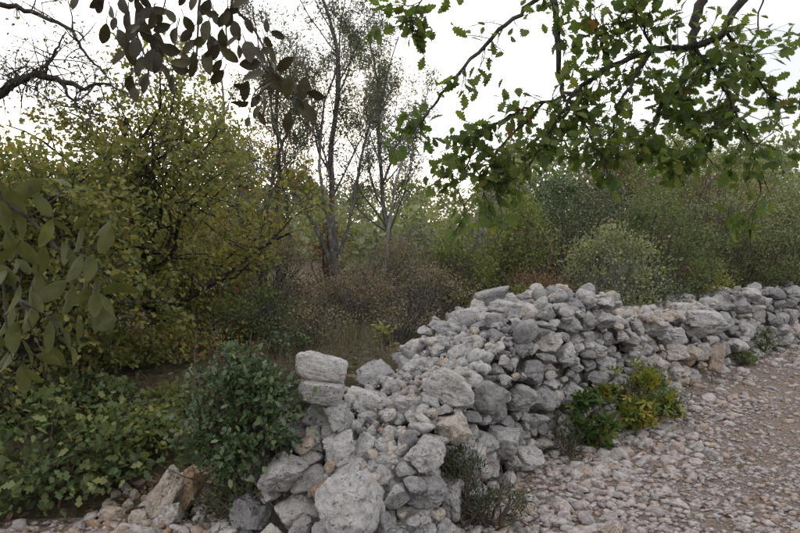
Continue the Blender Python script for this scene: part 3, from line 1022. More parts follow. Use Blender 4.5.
SH = [
    # --- behind the wall on the right
    dict(name='shrub', label='broad grey-green rounded shrub rising behind the low stretch of wall', px=718, depth=14.0, top_py=128, width_px=170, mat=M_GREYGREEN, leaf=0.055, count=17000, seed=1, clump=0.24),
    dict(name='shrub', label='dark green dense shrub just behind the gap where the tall wall drops', px=662, depth=10.6, top_py=186, width_px=105, mat=M_MIDGREEN, leaf=0.05, count=10000, seed=2, clump=0.16),
    dict(name='shrub', label='pale leafy shrub with bare whitish twigs behind the beige perched rock', px=612, depth=8.7, top_py=216, width_px=92, mat=M_GREYGREEN, leaf=0.045, count=6500, seed=3, clump=0.13, bark_m=M_BARK_PALE, twig_show=0.5, tint=(0.62, 0.22)),
    dict(name='shrub', label='light green spreading shrub overhanging the far wall end', px=785, depth=13.6, top_py=184, width_px=125, mat=M_GREYGREEN, leaf=0.05, count=12000, seed=4, clump=0.18, tint=(0.6, 0.2), low=0.2),
    dict(name='shrub', label='tall green shrub at the far edge of the view above the bend', px=815, depth=16.0, top_py=170, width_px=150, mat=M_MIDGREEN, leaf=0.06, count=10000, seed=5, clump=0.24),
    dict(name='shrub', label='ochre-tinged shrub showing above the broad grey-green one', px=690, depth=18.5, top_py=112, width_px=130, mat=M_YELGREEN, leaf=0.07, count=9000, seed=6, clump=0.26, tint=(0.45, 0.3)),
    dict(name='shrub', label='deep green shady shrub standing behind the middle of the tall wall', px=568, depth=12.0, top_py=152, width_px=110, mat=M_EVER, leaf=0.055, count=11000, seed=7, clump=0.2, tint=(0.35, 0.2)),
    dict(name='shrub', label='yellow-green airy shrub beneath the tip of the oak branch', px=516, depth=10.6, top_py=196, width_px=86, mat=M_YELGREEN, leaf=0.055, count=6000, seed=8, clump=0.17),
    dict(name='shrub', label='light yellow-green bush beside the brown thicket', px=458, depth=9.6, top_py=222, width_px=74, mat=M_YELGREEN, leaf=0.05, count=4200, seed=9, clump=0.17, tint=(0.4, 0.2)),
    dict(name='shrub', label='leafy green tree-high shrub half hidden by the hanging oak leaves', px=612, depth=15.5, top_py=110, width_px=150, mat=M_MIDGREEN, leaf=0.065, count=12000, seed=10, clump=0.26),
    dict(name='shrub', label='soft green shrub at the end of the clearing above the light bush', px=492, depth=14.0, top_py=172, width_px=110, mat=M_GREYGREEN, leaf=0.06, count=8000, seed=12, clump=0.22, tint=(0.5, 0.25)),
    dict(name='shrub', label='reddish brown dry shrub right behind the top of the tall wall', px=540, depth=8.2, top_py=262, width_px=66, mat=M_REDLEAF, leaf=0.035, count=2600, seed=13, clump=0.11, twig_show=0.3),
    dict(name='shrub', label='small amber-leaved shrub wedged above the big stones of the low wall', px=702, depth=10.9, top_py=258, width_px=60, mat=M_YELGREEN, leaf=0.045, count=2600, seed=14, clump=0.12, tint=(0.75, 0.25)),
    dict(name='shrub', label='shadowy evergreen shrub behind the low wall gap', px=640, depth=9.2, top_py=262, width_px=66, mat=M_EVER, leaf=0.04, count=4200, seed=15, clump=0.12, tint=(0.3, 0.2)),
    dict(name='shrub', label='dark shrub with fine leaves above the overgrown far wall', px=745, depth=12.6, top_py=214, width_px=90, mat=M_MIDGREEN, leaf=0.045, count=6000, seed=16, clump=0.15, tint=(0.4, 0.25)),
    dict(name='shrub', label='bright grassy-green low bush peeping over the tall wall top', px=520, depth=7.6, top_py=283, width_px=40, mat=M_YELGREEN, leaf=0.06, count=900, kind='slim', seed=17, clump=0.09),
    # --- the thicket in the middle
    dict(name='shrub', label='brown twiggy thicket at the foot of the slender grey trees', px=388, depth=9.2, top_py=238, width_px=112, mat=M_BROWNLEAF, leaf=0.034, count=6500, seed=20, clump=0.13, twig_show=0.5, bark_m=M_BARK_GREY, stems=16),
    dict(name='shrub', label='grey-brown sparse shrub between the yellowing oak and the slender trees', px=268, depth=8.8, top_py=222, width_px=104, mat=M_BROWNLEAF, leaf=0.034, count=6000, seed=21, clump=0.13, twig_show=0.5, bark_m=M_BARK_GREY, stems=16, tint=(0.6, 0.25)),
    dict(name='shrub', label='dull brown shrub beneath the leaning pale stems', px=432, depth=10.2, top_py=246, width_px=80, mat=M_BROWNLEAF, leaf=0.034, count=3000, seed=22, clump=0.14, twig_show=0.4, bark_m=M_BARK_GREY, stems=12),
    dict(name='shrub', label='tall olive-brown shrub deep behind the yellowing oak', px=242, depth=11.5, top_py=196, width_px=90, mat=M_OLIVE, leaf=0.05, count=5000, seed=23, clump=0.2, bark_m=M_BARK_GREY, stems=10, twig_show=0.4),
    dict(name='shrub', label='rust-orange dead leafy bush against the grey trunk', px=342, depth=9.4, top_py=296, width_px=34, mat=M_RUSTLEAF, leaf=0.06, count=420, seed=24, clump=0.09),
    dict(name='shrub', label='orange-brown creeper-like growth climbing behind the main grey trunk', px=328, depth=11.4, top_py=214, width_px=34, mat=M_RUSTLEAF, leaf=0.05, count=1300, seed=25, clump=0.13, tint=(0.4, 0.25)),
    dict(name='shrub', label='low dark brown brush under the slender trees', px=318, depth=8.2, top_py=282, width_px=120, mat=M_BROWNLEAF, leaf=0.035, count=4600, seed=26, clump=0.12, twig_show=0.25, stems=16, tint=(0.35, 0.25)),
    dict(name='shrub', label='silvery sage bush beyond the leaning stems', px=416, depth=13.0, top_py=228, width_px=90, mat=M_OLIVE, leaf=0.05, count=5000, seed=27, clump=0.2),
    dict(name='shrub', label='small green glossy bush among dry grass behind the wall end', px=288, depth=6.0, top_py=336, width_px=44, mat=M_EVER, leaf=0.04, count=520, kind='ell_low', seed=28, clump=0.08, tint=(0.75, 0.2)),
    dict(name='shrub', label='low leafy bush with fresh green leaves left of the dry grass', px=205, depth=6.4, top_py=332, width_px=70, mat=M_EVER, leaf=0.05, count=800, kind='ell_low', seed=29, clump=0.10, tint=(0.7, 0.25)),
    dict(name='small_plant', label='tiny yellow plant growing at the back edge of the wall rubble', px=383, depth=5.5, top_py=338, width_px=22, mat=M_YELGREEN, leaf=0.05, count=70, kind='ell_low', seed=30, clump=0.05, tint=(0.8, 0.2), stems=4, nclump=8),
    # --- the left side
    dict(name='shrub', label='dark fine-leaved evergreen shrub in the shade under the left oaks', px=52, depth=6.0, top_py=318, width_px=120, mat=M_EVER, leaf=0.04, count=7000, seed=40, kind='slim', clump=0.13, tint=(0.35, 0.2)),
    dict(name='shrub', label='broad-leaved green shrub filling the bottom left corner', px=40, depth=3.9, top_py=402, width_px=190, mat=M_MIDGREEN, leaf=0.066, count=2100, kind='oak_low', seed=41, clump=0.10, tint=(0.62, 0.3)),
    dict(name='shrub', label='sprawling green and yellow shrub above the slanted grey boulder', px=128, depth=4.5, top_py=404, width_px=110, mat=M_YELGREEN, leaf=0.06, count=1300, kind='oak_low', seed=42, clump=0.09, tint=(0.35, 0.3)),
    dict(name='shrub', label='dusty olive shrub on the slope left of the evergreen bush', px=120, depth=5.8, top_py=352, width_px=130, mat=M_OAK_YEL, leaf=0.05, count=3600, kind='oak_low', seed=43, clump=0.12, tint=(0.4, 0.25)),
    dict(name='shrub', label='yellow sparse shrub on the slope above the evergreen bush', px=190, depth=7.2, top_py=300, width_px=100, mat=M_OAK_YEL, leaf=0.05, count=2600, kind='oak_low', seed=44, clump=0.13, tint=(0.6, 0.2), twig_show=0.3),
    dict(name='shrub', label='grey-green low shrub at the left border below the hanging leaves', px=5, depth=4.9, top_py=372, width_px=110, mat=M_MIDGREEN, leaf=0.05, count=2600, kind='ell_low', seed=45, clump=0.11, tint=(0.55, 0.2)),
    dict(name='shrub', label='knee-high oak seedling scrub on the slope behind the slanted boulder', px=170, depth=4.9, top_py=388, width_px=70, mat=M_OAK_YEL, leaf=0.055, count=700, kind='oak_low', seed=60, clump=0.10, tint=(0.35, 0.25), twig_show=0.2),
    dict(name='shrub', label='green scrub between the bottom left shrub and the dusty olive one', px=85, depth=4.9, top_py=372, width_px=100, mat=M_MIDGREEN, leaf=0.055, count=1500, kind='oak_low', seed=61, clump=0.10, tint=(0.6, 0.25)),
    dict(name='shrub', label='tawny low scrub left of the dry grass on the bank', px=215, depth=7.0, top_py=318, width_px=80, mat=M_OAK_YEL, leaf=0.045, count=1800, kind='oak_low', seed=62, clump=0.11, tint=(0.75, 0.25), twig_show=0.3),
    dict(name='shrub', label='grey-brown brushwood close behind the rubble of the wall end', px=352, depth=7.3, top_py=276, width_px=90, mat=M_BROWNLEAF, leaf=0.03, count=3200, seed=63, clump=0.11, twig_show=0.45, bark_m=M_BARK_GREY, stems=22, tint=(0.4, 0.3)),
    dict(name='shrub', label='brown-leaved brushwood behind the middle of the wall slope', px=425, depth=7.6, top_py=262, width_px=84, mat=M_BROWNLEAF, leaf=0.03, count=3200, seed=64, clump=0.11, twig_show=0.45, bark_m=M_BARK_GREY, stems=22, tint=(0.6, 0.3)),
    dict(name='shrub', label='mixed green brushwood between evergreen bush and brown brushwood', px=262, depth=6.9, top_py=284, width_px=84, mat=M_MIDGREEN, leaf=0.035, count=2600, seed=65, clump=0.10, twig_show=0.4, bark_m=M_BARK_GREY, stems=18, tint=(0.6, 0.3)),
    dict(name='shrub', label='bushy yellowing oak scrub left of the sunlit gap', px=92, depth=6.9, top_py=196, width_px=170, mat=M_OAK_YEL, leaf=0.065, count=6500, kind='oak_low', seed=66, clump=0.16, tint=(0.45, 0.28), twig_show=0.35),
    dict(name='shrub', label='olive-yellow oak scrub under the sunlit gap', px=192, depth=7.9, top_py=206, width_px=110, mat=M_OAK_YEL, leaf=0.065, count=4200, kind='oak_low', seed=67, clump=0.16, tint=(0.6, 0.28), twig_show=0.35),
    dict(name='shrub', label='brownish oak scrub low at the left margin', px=10, depth=6.6, top_py=240, width_px=120, mat=M_OAK_YEL, leaf=0.06, count=3800, kind='oak_low', seed=68, clump=0.15, tint=(0.7, 0.28), twig_show=0.35),
    dict(name='shrub', label='tawny thin scrub on the bare slope above the evergreen bush', px=178, depth=6.0, top_py=340, width_px=120, mat=M_OAK_YEL, leaf=0.045, count=1500, kind='oak_low', seed=69, clump=0.11, tint=(0.7, 0.3), twig_show=0.35),
    dict(name='shrub', label='wiry dry scrub in the grass right behind the stacked slabs', px=322, depth=6.3, top_py=312, width_px=90, mat=M_BROWNLEAF, leaf=0.03, count=1500, seed=70, clump=0.10, twig_show=0.4, bark_m=M_BARK_GREY, stems=20, tint=(0.7, 0.3)),
    dict(name='shrub', label='thin straw-brown scrub behind the tiny yellow plant', px=405, depth=6.6, top_py=300, width_px=80, mat=M_BROWNLEAF, leaf=0.03, count=1500, seed=71, clump=0.10, twig_show=0.4, bark_m=M_BARK_GREY, stems=20, tint=(0.5, 0.3)),
    dict(name='evergreen_bush', label='dark glossy evergreen bush crowding the left end of the wall', px=247, depth=3.62, top_py=338, width_px=112, mat=M_EVER, leaf=0.045, count=5600, kind='ell_low', seed=46, clump=0.085, low=0.16, tint=(0.62, 0.3), stems=22),
    dict(name='dead_brush', label='tangle of dead dark stalks under the evergreen bush', px=250, depth=3.52, top_py=440, width_px=88, mat=M_DARKWEED, leaf=0.03, count=1600, kind='slim', seed=47, clump=0.10, stems=80, tint=(0.35, 0.2)),
    # --- weeds at the foot of the wall
    dict(name='weed', label='bushy yellow-green weed on the path edge at the foot of the wall', px=630, depth=5.85, top_py=364, width_px=92, mat=M_WEED, leaf=0.10, count=480, kind='palm', seed=50, clump=0.09, tint=(0.6, 0.25)),
    dict(name='weed', label='dark green side of weed growing behind the yellow-green one', px=654, depth=6.2, top_py=370, width_px=54, mat=M_MIDGREEN, leaf=0.06, count=900, kind='slim', seed=51, clump=0.08, tint=(0.4, 0.2)),
    dict(name='weed', label='small lobed-leaf weed climbing the stones left of the bushy weed', px=586, depth=5.2, top_py=388, width_px=52, mat=M_WEED, leaf=0.11, count=120, kind='palm', seed=52, clump=0.08, tint=(0.15, 0.15), stems=8, nclump=10),
    dict(name='weed', label='low green weed with flat leaves in front of the bushy weed', px=596, depth=5.05, top_py=438, width_px=34, mat=M_WEED, leaf=0.11, count=50, kind='palm', seed=53, clump=0.06, tint=(0.3, 0.2), stems=6, nclump=8),
    dict(name='weed', label='dark straggly weed clinging to the wall foot by the tumbled end', px=462, depth=3.55, top_py=446, width_px=52, mat=M_DARKWEED, leaf=0.035, count=1500, kind='slim', seed=54, clump=0.06, tint=(0.45, 0.25), stems=20, ydepth=0.12),
    dict(name='weed', label='low dark trailing weed spreading onto the gravel', px=492, depth=3.55, top_py=508, width_px=70, mat=M_DARKWEED, leaf=0.03, count=700, kind='slim', seed=55, clump=0.05, tint=(0.6, 0.25), stems=14, ydepth=0.2),
    dict(name='weed', label='dry dark tuft between wall foot and lobed-leaf weed', px=566, depth=4.8, top_py=446, width_px=46, mat=M_DARKWEED, leaf=0.04, count=420, kind='slim', seed=56, clump=0.06, stems=14),
    dict(name='weed', label='green weed rooted at the foot of the far overgrown wall', px=742, depth=9.35, top_py=346, width_px=24, mat=M_MIDGREEN, leaf=0.04, count=700, seed=57, clump=0.08),
    dict(name='creeper', label='dark creeper hanging over the stones of the far wall', px=762, depth=10.15, top_py=312, width_px=24, mat=M_MIDGREEN, leaf=0.04, count=500, seed=58, clump=0.10, tint=(0.35, 0.2)),
]
for a in SH:
    cat = {'shrub': 'shrub', 'weed': 'weed', 'evergreen_bush': 'bush', 'dead_brush': 'brush', 'small_plant': 'plant', 'creeper': 'creeper'}[a['name']]
    grp = {'shrub': 'shrubs growing behind and beside the wall', 'weed': 'weeds at the foot of the wall'}.get(a['name'])
    shrub(cat=cat, group=grp, **a)

# ------------------------------------------------------------------ trees
def tree(name, label, base, direction, length, radius, P, seed, mat, kind, per_m, size, bark_m, tint=(0.45, 0.22), extra=(), cap=20000, minlev=2, group=None, cat='tree', spread=0.04, droop=0.25):
    rng = np.random.default_rng(seed)
    z0 = H1(base[0], base[1])
    b = V(base[0], base[1], z0)
    root = empty(name, tuple(b), label, cat, group)
    out = []
    for st, d, ln, r in [(V(0, 0, -0.1), direction, length, radius)] + list(extra):
        grow(rng, np.asarray(st, float), d, ln, r, 0, P, out)
    tg, bg_ = Geo(), Geo()
    wood(tg, [o for o in out if o[2] == 0], 8)
    wood(bg_, [o for o in out if o[2] > 0], 5)
    add('trunk', tg.mesh('trunk', bark_m), root, (0, 0, 0))
    add('branches', bg_.mesh('branches', bark_m), root, (0, 0, 0))
    lg = Geo()
    leaves_on(rng, lg, out, kind, per_m, size, tint, minlev, spread, droop, cap=cap)
    if lg.n:
        add('crown', lg.mesh('crown', mat, smooth=False), root, (0, 0, 0), kind='stuff')
    return root

OAKP = dict(seg=0.16, wiggle=0.20, up=0.03, kids=[16, 8, 6], depth=3, ratio=0.62, bare=0.12, angle=(38, 75), taper=0.3)
tree('oak_tree', 'yellowing oak with dark trunk leaning in front of the left thicket', (-3.2, 5.2), (0.10, 0.15, 1), 2.1, 0.06, OAKP, 61, M_OAK_YEL, 'oak_low', 44, (0.036, 0.07), M_BARK_DARK, (0.42, 0.22), cap=13000, group='oaks on the left slope')
tree('oak_tree', 'yellow-leaved oak in front of the bright gap in the clouds', (-3.0, 7.6), (0.08, -0.05, 1), 3.2, 0.075, OAKP, 62, M_OAK_YEL, 'oak_low', 40, (0.04, 0.075), M_BARK_DARK, (0.5, 0.2), cap=13000, group='oaks on the left slope')
tree('oak_tree', 'larger olive-green oak at the far left behind the other oaks', (-6.4, 8.6), (0.05, 0.0, 1), 2.6, 0.09, OAKP, 63, M_OAK_YEL, 'oak_low', 36, (0.04, 0.08), M_BARK_DARK, (0.35, 0.25), cap=11000, group='oaks on the left slope')
tree('oak_tree', 'small oak sapling with lime leaves on the slope by the slender trees', (-2.1, 8.8), (0.15, 0.0, 1), 2.6, 0.045, dict(OAKP, kids=[10, 6, 5]), 64, M_OAK_YEL, 'oak_low', 24, (0.05, 0.085), M_BARK_DARK, (0.62, 0.22), cap=4500, group='oaks on the left slope')
tree('oak_tree', 'dense dull green oak closing the left edge behind the hanging leaves', (-5.0, 5.9), (0.1, 0.05, 1), 1.9, 0.06, OAKP, 65, M_OAK_YEL, 'oak_low', 40, (0.036, 0.07), M_BARK_DARK, (0.3, 0.22), cap=8000, group='oaks on the left slope')

SLP = dict(thin=0.42, seg=0.25, wiggle=0.10, up=0.09, kids=[17, 7, 5], depth=3, ratio=0.36, bare=0.22, angle=(20, 52), taper=0.22)
tree('slender_tree', 'tallest slender grey tree with thin see-through crown', (-1.25, 11.0), (0.0, 0.02, 1), 7.6, 0.072, SLP, 71, M_OLIVE, 'slim', 60, (0.06, 0.11), M_BARK_GREY, (0.4, 0.25), cap=17000, group='slender grey trees', spread=0.06,
     extra=[(V(0.1, 0, 0.9), (0.42, 0.0, 1), 4.4, 0.04), (V(-0.05, 0, 0.7), (-0.30, 0.1, 1), 5.4, 0.045), (V(0.0, 0, 0.5), (0.12, -0.1, 1), 5.6, 0.04)])
tree('slender_tree', 'bushier slender tree with compact grey-green top beside the tallest one', (0.0, 12.5), (0.0, 0.0, 1), 5.9, 0.07, dict(SLP, kids=[22, 8, 5]), 72, M_OLIVE, 'slim', 62, (0.06, 0.11), M_BARK_GREY, (0.5, 0.25), cap=17000, group='slender grey trees', spread=0.07)
tree('slender_tree', 'slanting grey tree leaning towards the yellowing oaks', (-1.75, 10.0), (-0.36, 0.0, 1), 4.6, 0.08, SLP, 73, M_OLIVE, 'slim', 44, (0.06, 0.10), M_BARK_PALE, (0.45, 0.25), cap=8000, group='slender grey trees', spread=0.05)
tree('slender_tree', 'thin upright grey tree between the slanting one and the oaks', (-3.0, 12.5), (0.02, 0.0, 1), 5.4, 0.055, SLP, 74, M_OLIVE, 'slim', 50, (0.06, 0.11), M_BARK_GREY, (0.45, 0.25), cap=9000, group='slender grey trees', spread=0.06)
tree('slender_tree', 'pale leaning stems sloping up from the wall towards the oak branch', (0.35, 9.2), (0.80, 0.1, 0.75), 2.7, 0.03, dict(SLP, kids=[9, 5, 4], up=0.03, wiggle=0.14), 75, M_OLIVE, 'slim', 14, (0.04, 0.08), M_BARK_GREY, (0.5, 0.25), cap=1500, group='slender grey trees',
     extra=[(V(0.25, 0.1, -0.1), (0.65, 0.0, 0.9), 2.3, 0.022)])
tree('slender_tree', 'lowest slender tree, bare and forked, right of the main grey trunk', (-0.4, 9.8), (0.22, 0.0, 1), 3.4, 0.045, dict(SLP, kids=[10, 6, 4]), 76, M_OLIVE, 'slim', 9, (0.04, 0.08), M_BARK_PALE, (0.5, 0.25), cap=1500, group='slender grey trees')
tree('slender_tree', 'wispy grey tree with feathery twigs just right of the yellowing oaks', (-2.35, 11.6), (-0.06, 0.0, 1), 5.6, 0.05, SLP, 78, M_OLIVE, 'slim', 46, (0.06, 0.10), M_BARK_GREY, (0.5, 0.25), cap=7000, group='slender grey trees', spread=0.06, extra=[(V(0, 0, 0.3), (0.3, 0, 1), 4.4, 0.035)])
tree('reddish_tree', 'autumn-red tree crown at the right edge above the green shrubs', (12.9, 20.0), (0.0, 0.0, 1), 8.0, 0.13, dict(OAKP, kids=[15, 8, 6]), 77, M_REDLEAF, 'small', 40, (0.08, 0.15), M_BARK_BROWN, (0.6, 0.25), cap=14000, spread=0.10)

# ------------------------------------------------------------------ bare tree at the top left (trunk stands left of the view)
def bare_tree():
    rng = np.random.default_rng(81)
    bx, by = -5.6, 5.4
    b = V(bx, by, H1(bx, by))
    root = empty('bare_tree', tuple(b), 'nearly leafless grey tree reaching in from the top left corner', 'tree')
    Dp = 5.2
    limbs = [
        ([V(bx, by, b[2] - 0.1), V(bx - 0.05, by, 1.3), V(bx + 0.15, by, 2.3)], [0.12, 0.10, 0.085]),
        ([V(bx + 0.15, by, 2.3), pix(-90, 160, Dp), pix(-10, 100, Dp), pix(30, 76, Dp), pix(62, 82, Dp), pix(84, 88, Dp), pix(104, 84, Dp), pix(125, 92, Dp)], [0.075, 0.055, 0.042, 0.034, 0.026, 0.018, 0.012, 0.004]),
        ([V(bx + 0.15, by, 2.3), pix(-120, 60, Dp), pix(-50, -5, Dp), pix(0, 3, Dp), pix(38, 14, Dp), pix(68, 28, Dp), pix(85, 52, Dp), pix(102, 72, Dp), pix(118, 84, Dp)], [0.07, 0.05, 0.036, 0.026, 0.020, 0.016, 0.012, 0.008, 0.003]),
        ([pix(30, 76, Dp), pix(44, 72, Dp), pix(52, 55, Dp), pix(66, 32, Dp)], [0.022, 0.016, 0.012, 0.006]),
        ([pix(62, 82, Dp), pix(70, 98, Dp), pix(86, 112, Dp), pix(106, 124, Dp)], [0.018, 0.012, 0.009, 0.004]),
        ([pix(10, 90, Dp), pix(16, 75, Dp), pix(2, 60, Dp)], [0.016, 0.010, 0.004]),
        ([V(bx + 0.15, by, 2.3), V(bx - 0.6, by + 0.3, 3.6), V(bx - 0.9, by + 0.4, 5.0)], [0.08, 0.05, 0.02]),
    ]
    tg, bgm = Geo(), Geo()
    twigs = []
    for k, (pts, rr) in enumerate(limbs):
        p, r = smooth_line(pts, rr, 5)
        p = p + rng.normal(size=p.shape) * 0.008
        v, f = tube(p, r, 7)
        (tg if k == 0 else bgm).put(v - b, f)
        if k == 0: continue
        for j in range(26):
            i = rng.integers(len(p) // 4, len(p) - 1)
            d = unit(p[i + 1] - p[i] + rng.normal(size=3) * 0.9)
            out = []
            grow(rng, p[i], d, rng.uniform(0.2, 0.55), min(r[i] * 0.6, 0.008), 1, dict(seg=0.06, wiggle=0.28, up=0.02, kids=[3, 4], depth=2, ratio=0.55, angle=(30, 70), taper=0.25), out)
            twigs += out
    wood(bgm, [(p - b, r, 2) for p, r, l in twigs])
    add('trunk', tg.mesh('trunk', M_BARK_GREY), root, (0, 0, 0))
    add('branches', bgm.mesh('branches', M_BARK_DARK), root, (0, 0, 0))
    lg = Geo()
    leaves_on(rng, lg, [(p - b, r, 2) for p, r, l in twigs], 'small', 7, (0.018, 0.04), (0.4, 0.3), 2, 0.01)
    add('buds', lg.mesh('buds', M_BROWNLEAF, smooth=False), root, (0, 0, 0), kind='stuff')
bare_tree()

# ------------------------------------------------------------------ near trees whose branches hang into the picture
def leaf_objects(rng, parent, origin, pos, d, nr, sz, ti, kind, mat, limit, curl=(0.05, 0.35), px_of=None):
    """the largest leaves as parts of their own, the rest joined"""
    order = np.argsort(-(sz / np.maximum(pos[:, 1], 0.3)))
    vis = []
    px, py = to_pix(pos)
    inview = (px > -30) & (px < 830) & (py > -30) & (py < 560) & (pos[:, 1] > 0.3)
    order = [i for i in order if inview[i]] + [i for i in order if not inview[i]]
    meshes = []
    for k in range(24):
        v, f = leaf_template(kind, curl=rng.uniform(*curl))
        v = v.copy()
        v[:, 0] *= rng.uniform(0.85, 1.15) * ((0.90 if mat is M_SHADE_LEAF else 0.74) if kind == 'ell' else 1.0)
        v[:, 0] += 0.10 * rng.normal() * v[:, 1] ** 2
        v[:, 2] += 0.035 * vnoise(v * 5 + k * 7.7)
        t = float(np.clip(np.quantile(ti, (k + 0.5) / 24), 0, 1))
        meshes.append(make_mesh('leaf', v, f, mat, np.full(len(v), t)))
    rank = np.argsort(np.argsort(ti))
    R = leaf_frames(d, nr)
    for i in order[:limit]:
        m = meshes[int(rank[i] * 24 / len(ti)) % 24]
        o = add('leaf', m, parent)
        M = Matrix((R[i] * sz[i]).tolist()).to_4x4()
        M.translation = Vector(pos[i] - origin)
        o.matrix_local = M
    rest = np.array(order[limit:], int)
    if len(rest):
        g = Geo()
        put_leaves(g, kind, pos[rest] - origin, d[rest], nr[rest], sz[rest], ti[rest])
        add('leaves', g.mesh('leaves', mat), parent, (0, 0, 0), kind='stuff')

def near_oak():
    rng = np.random.default_rng(91)
    bx, by = 4.6, 1.7
    b = V(bx, by, H1(bx, by))
    root = empty('oak_tree', tuple(b), 'oak on the near side of the path whose lobed green leaves hang over the wall', 'tree')
    D = 2.9
    fork = V(3.5, 2.6, 3.9)
    tg = Geo()
    p, r = smooth_line([V(bx, by, b[2] - 0.15), V(bx - 0.1, by + 0.05, b[2] + 1.0), V(bx - 0.45, by + 0.4, 2.9), fork], [0.17, 0.14, 0.115, 0.08], 5)
    v, f = tube(p - b, r, 10)
    tg.put(v, f)
    add('trunk', tg.mesh('trunk', M_BARK_DARK), root, (0, 0, 0))
    up1 = V(2.2, 2.9, 3.7)
    L = [
        # branch C, the long bough sweeping across
        ([fork, V(2.3, 2.95, 3.45), pix(742, 0, D), pix(724, 34, D), pix(694, 46, D), pix(653, 51, D), pix(612, 66, D), pix(580, 88, D), pix(543, 103, D), pix(511, 116, D), pix(480, 132, D), pix(440, 152, D)], [0.05, 0.04, 0.022, 0.019, 0.017, 0.015, 0.013, 0.011, 0.008, 0.006, 0.004, 0.002]),
        # branch D, thick stub hanging down
        ([fork, V(2.0, 3.0, 3.7), pix(704, -30, 3.0), pix(701, 0, 3.0), pix(695, 30, 3.0), pix(692, 64, 3.0)], [0.045, 0.035, 0.030, 0.027, 0.024, 0.018]),
        ([pix(692, 64, 3.0), pix(680, 88, 2.95), pix(660, 104, 2.9), pix(654, 130, 2.9), pix(653, 154, 2.9)], [0.016, 0.012, 0.011, 0.008, 0.004]),
        # branch B, upright dark one
        ([fork, V(1.6, 3.1, 3.9), pix(553, -40, 3.1), pix(555, 0, 3.1), pix(557, 40, 3.1), pix(560, 80, 3.1), pix(564, 98, 3.05), pix(578, 112, 3.0), pix(590, 132, 3.0), pix(594, 158, 3.0)], [0.04, 0.03, 0.020, 0.018, 0.016, 0.013, 0.010, 0.007, 0.005, 0.003]),
        # branch A, thin arc to the left
        ([fork, V(1.2, 3.0, 4.0), pix(560, -30, 2.8), pix(526, 8, 2.8), pix(492, 38, 2.75), pix(457, 75, 2.7), pix(434, 106, 2.7), pix(415, 130, 2.7), pix(392, 152, 2.7)], [0.035, 0.026, 0.013, 0.011, 0.010, 0.008, 0.006, 0.004, 0.002]),
        # from the bough downwards
        ([pix(580, 88, D), pix(560, 115, D), pix(540, 150, D), pix(520, 172, D), pix(485, 190, D)], [0.010, 0.008, 0.006, 0.004, 0.002]),
        ([pix(543, 103, D), pix(508, 140, D), pix(488, 165, D), pix(482, 200, D)], [0.007, 0.006, 0.004, 0.002]),
        ([pix(480, 132, D), pix(462, 176, D), pix(458, 190, D), pix(470, 215, D)], [0.005, 0.004, 0.003, 0.002]),
        ([pix(653, 51, D), pix(630, 85, 2.8), pix(612, 130, 2.8), pix(600, 168, 2.8)], [0.010, 0.008, 0.006, 0.003]),
        ([pix(694, 46, D), pix(720, 82, D), pix(735, 110, 2.85), pix(752, 150, 2.85), pix(760, 190, 2.85), pix(750, 216, 2.85)], [0.011, 0.008, 0.006, 0.005, 0.003, 0.0015]),
        ([pix(735, 110, 2.85), pix(712, 130, 2.85), pix(690, 150, 2.85), pix(660, 160, 2.8)], [0.006, 0.005, 0.003, 0.002]),
        ([pix(726, 32, D), pix(748, 60, 3.0), pix(762, 85, 3.0), pix(790, 108, 3.1), pix(815, 90, 3.2)], [0.009, 0.007, 0.005, 0.003, 0.002]),
        ([fork, V(2.4, 3.2, 3.6), pix(770, -20, 3.2), pix(757, 30, 3.2), pix(748, 58, 3.2)], [0.03, 0.02, 0.007, 0.004, 0.002]),
        ([pix(560, -30, 2.8), pix(500, -20, 2.7), pix(440, -12, 2.6), pix(415, 6, 2.6), pix(405, 24, 2.6)], [0.010, 0.007, 0.005, 0.003, 0.002]),
        ([pix(612, 66, D), pix(600, 40, D), pix(590, 10, D)], [0.008, 0.006, 0.004]),
        ([pix(653, 51, D), pix(640, 20, D), pix(630, -10, D)], [0.008, 0.006, 0.004]),
    ]
    leafw = [1.1, 0.8, 1.8, 0.9, 0.7, 1.4, 1.0, 0.7, 2.0, 1.3, 1.8, 1.0, 0.4, 1.0, 1.8, 1.8]
    g = Geo()
    tw = []
    for (pts, rr), w in zip(L, leafw):
        p, r = smooth_line(pts, rr, 5)
        p[1:-1] += rng.normal(size=p[1:-1].shape) * 0.006
        v, f = tube(p - b, r, 7)
        g.put(v, f)
        px, py = to_pix(p)
        ok = [i for i in range(1, len(p) - 1) if -20 < py[i] and -40 < px[i] < 840 and r[i] < 0.02]
        if not ok: continue
        tot = np.sum(np.linalg.norm(np.diff(p[ok], axis=0), axis=1))
        for j in range(int(tot * 22 * w) + 4):
            i = ok[rng.integers(0, len(ok))]
            d = unit((p[i + 1] - p[i]) / np.linalg.norm(p[i + 1] - p[i]) + rng.normal(size=3) * V(0.8, 0.8, 0.8) + V(0, 0, -0.15))
            grow(rng, p[i], d, rng.uniform(0.10, 0.26), 0.0032, 1, dict(seg=0.04, wiggle=0.22, up=-0.02, kids=[2, 2], depth=2, ratio=0.6, angle=(30, 60), taper=0.4), tw)
    wood(g, [(p - b, r, 2) for p, r, l in tw])
    bough = add('bough', g.mesh('bough', M_BARK_DARK), root, (0, 0, 0))
    pos, d, nr, sz, ti = leaves_on(rng, None, [(p, r, 2) for p, r, l in tw], 'oak', 21.0, (0.042, 0.088), (0.42, 0.22), 2, 0.012, 0.25, face=V(0, -0.35, 0))
    px, py = to_pix(pos)
    keep = (py < 235) & ~((px < 560) & (py < 70) & (px > 425) & (rng.random(len(px)) < 0.55))
    leaf_objects(rng, bough, b, pos[keep], d[keep], nr[keep], sz[keep], ti[keep], 'oak', M_OAK, 300)
near_oak()

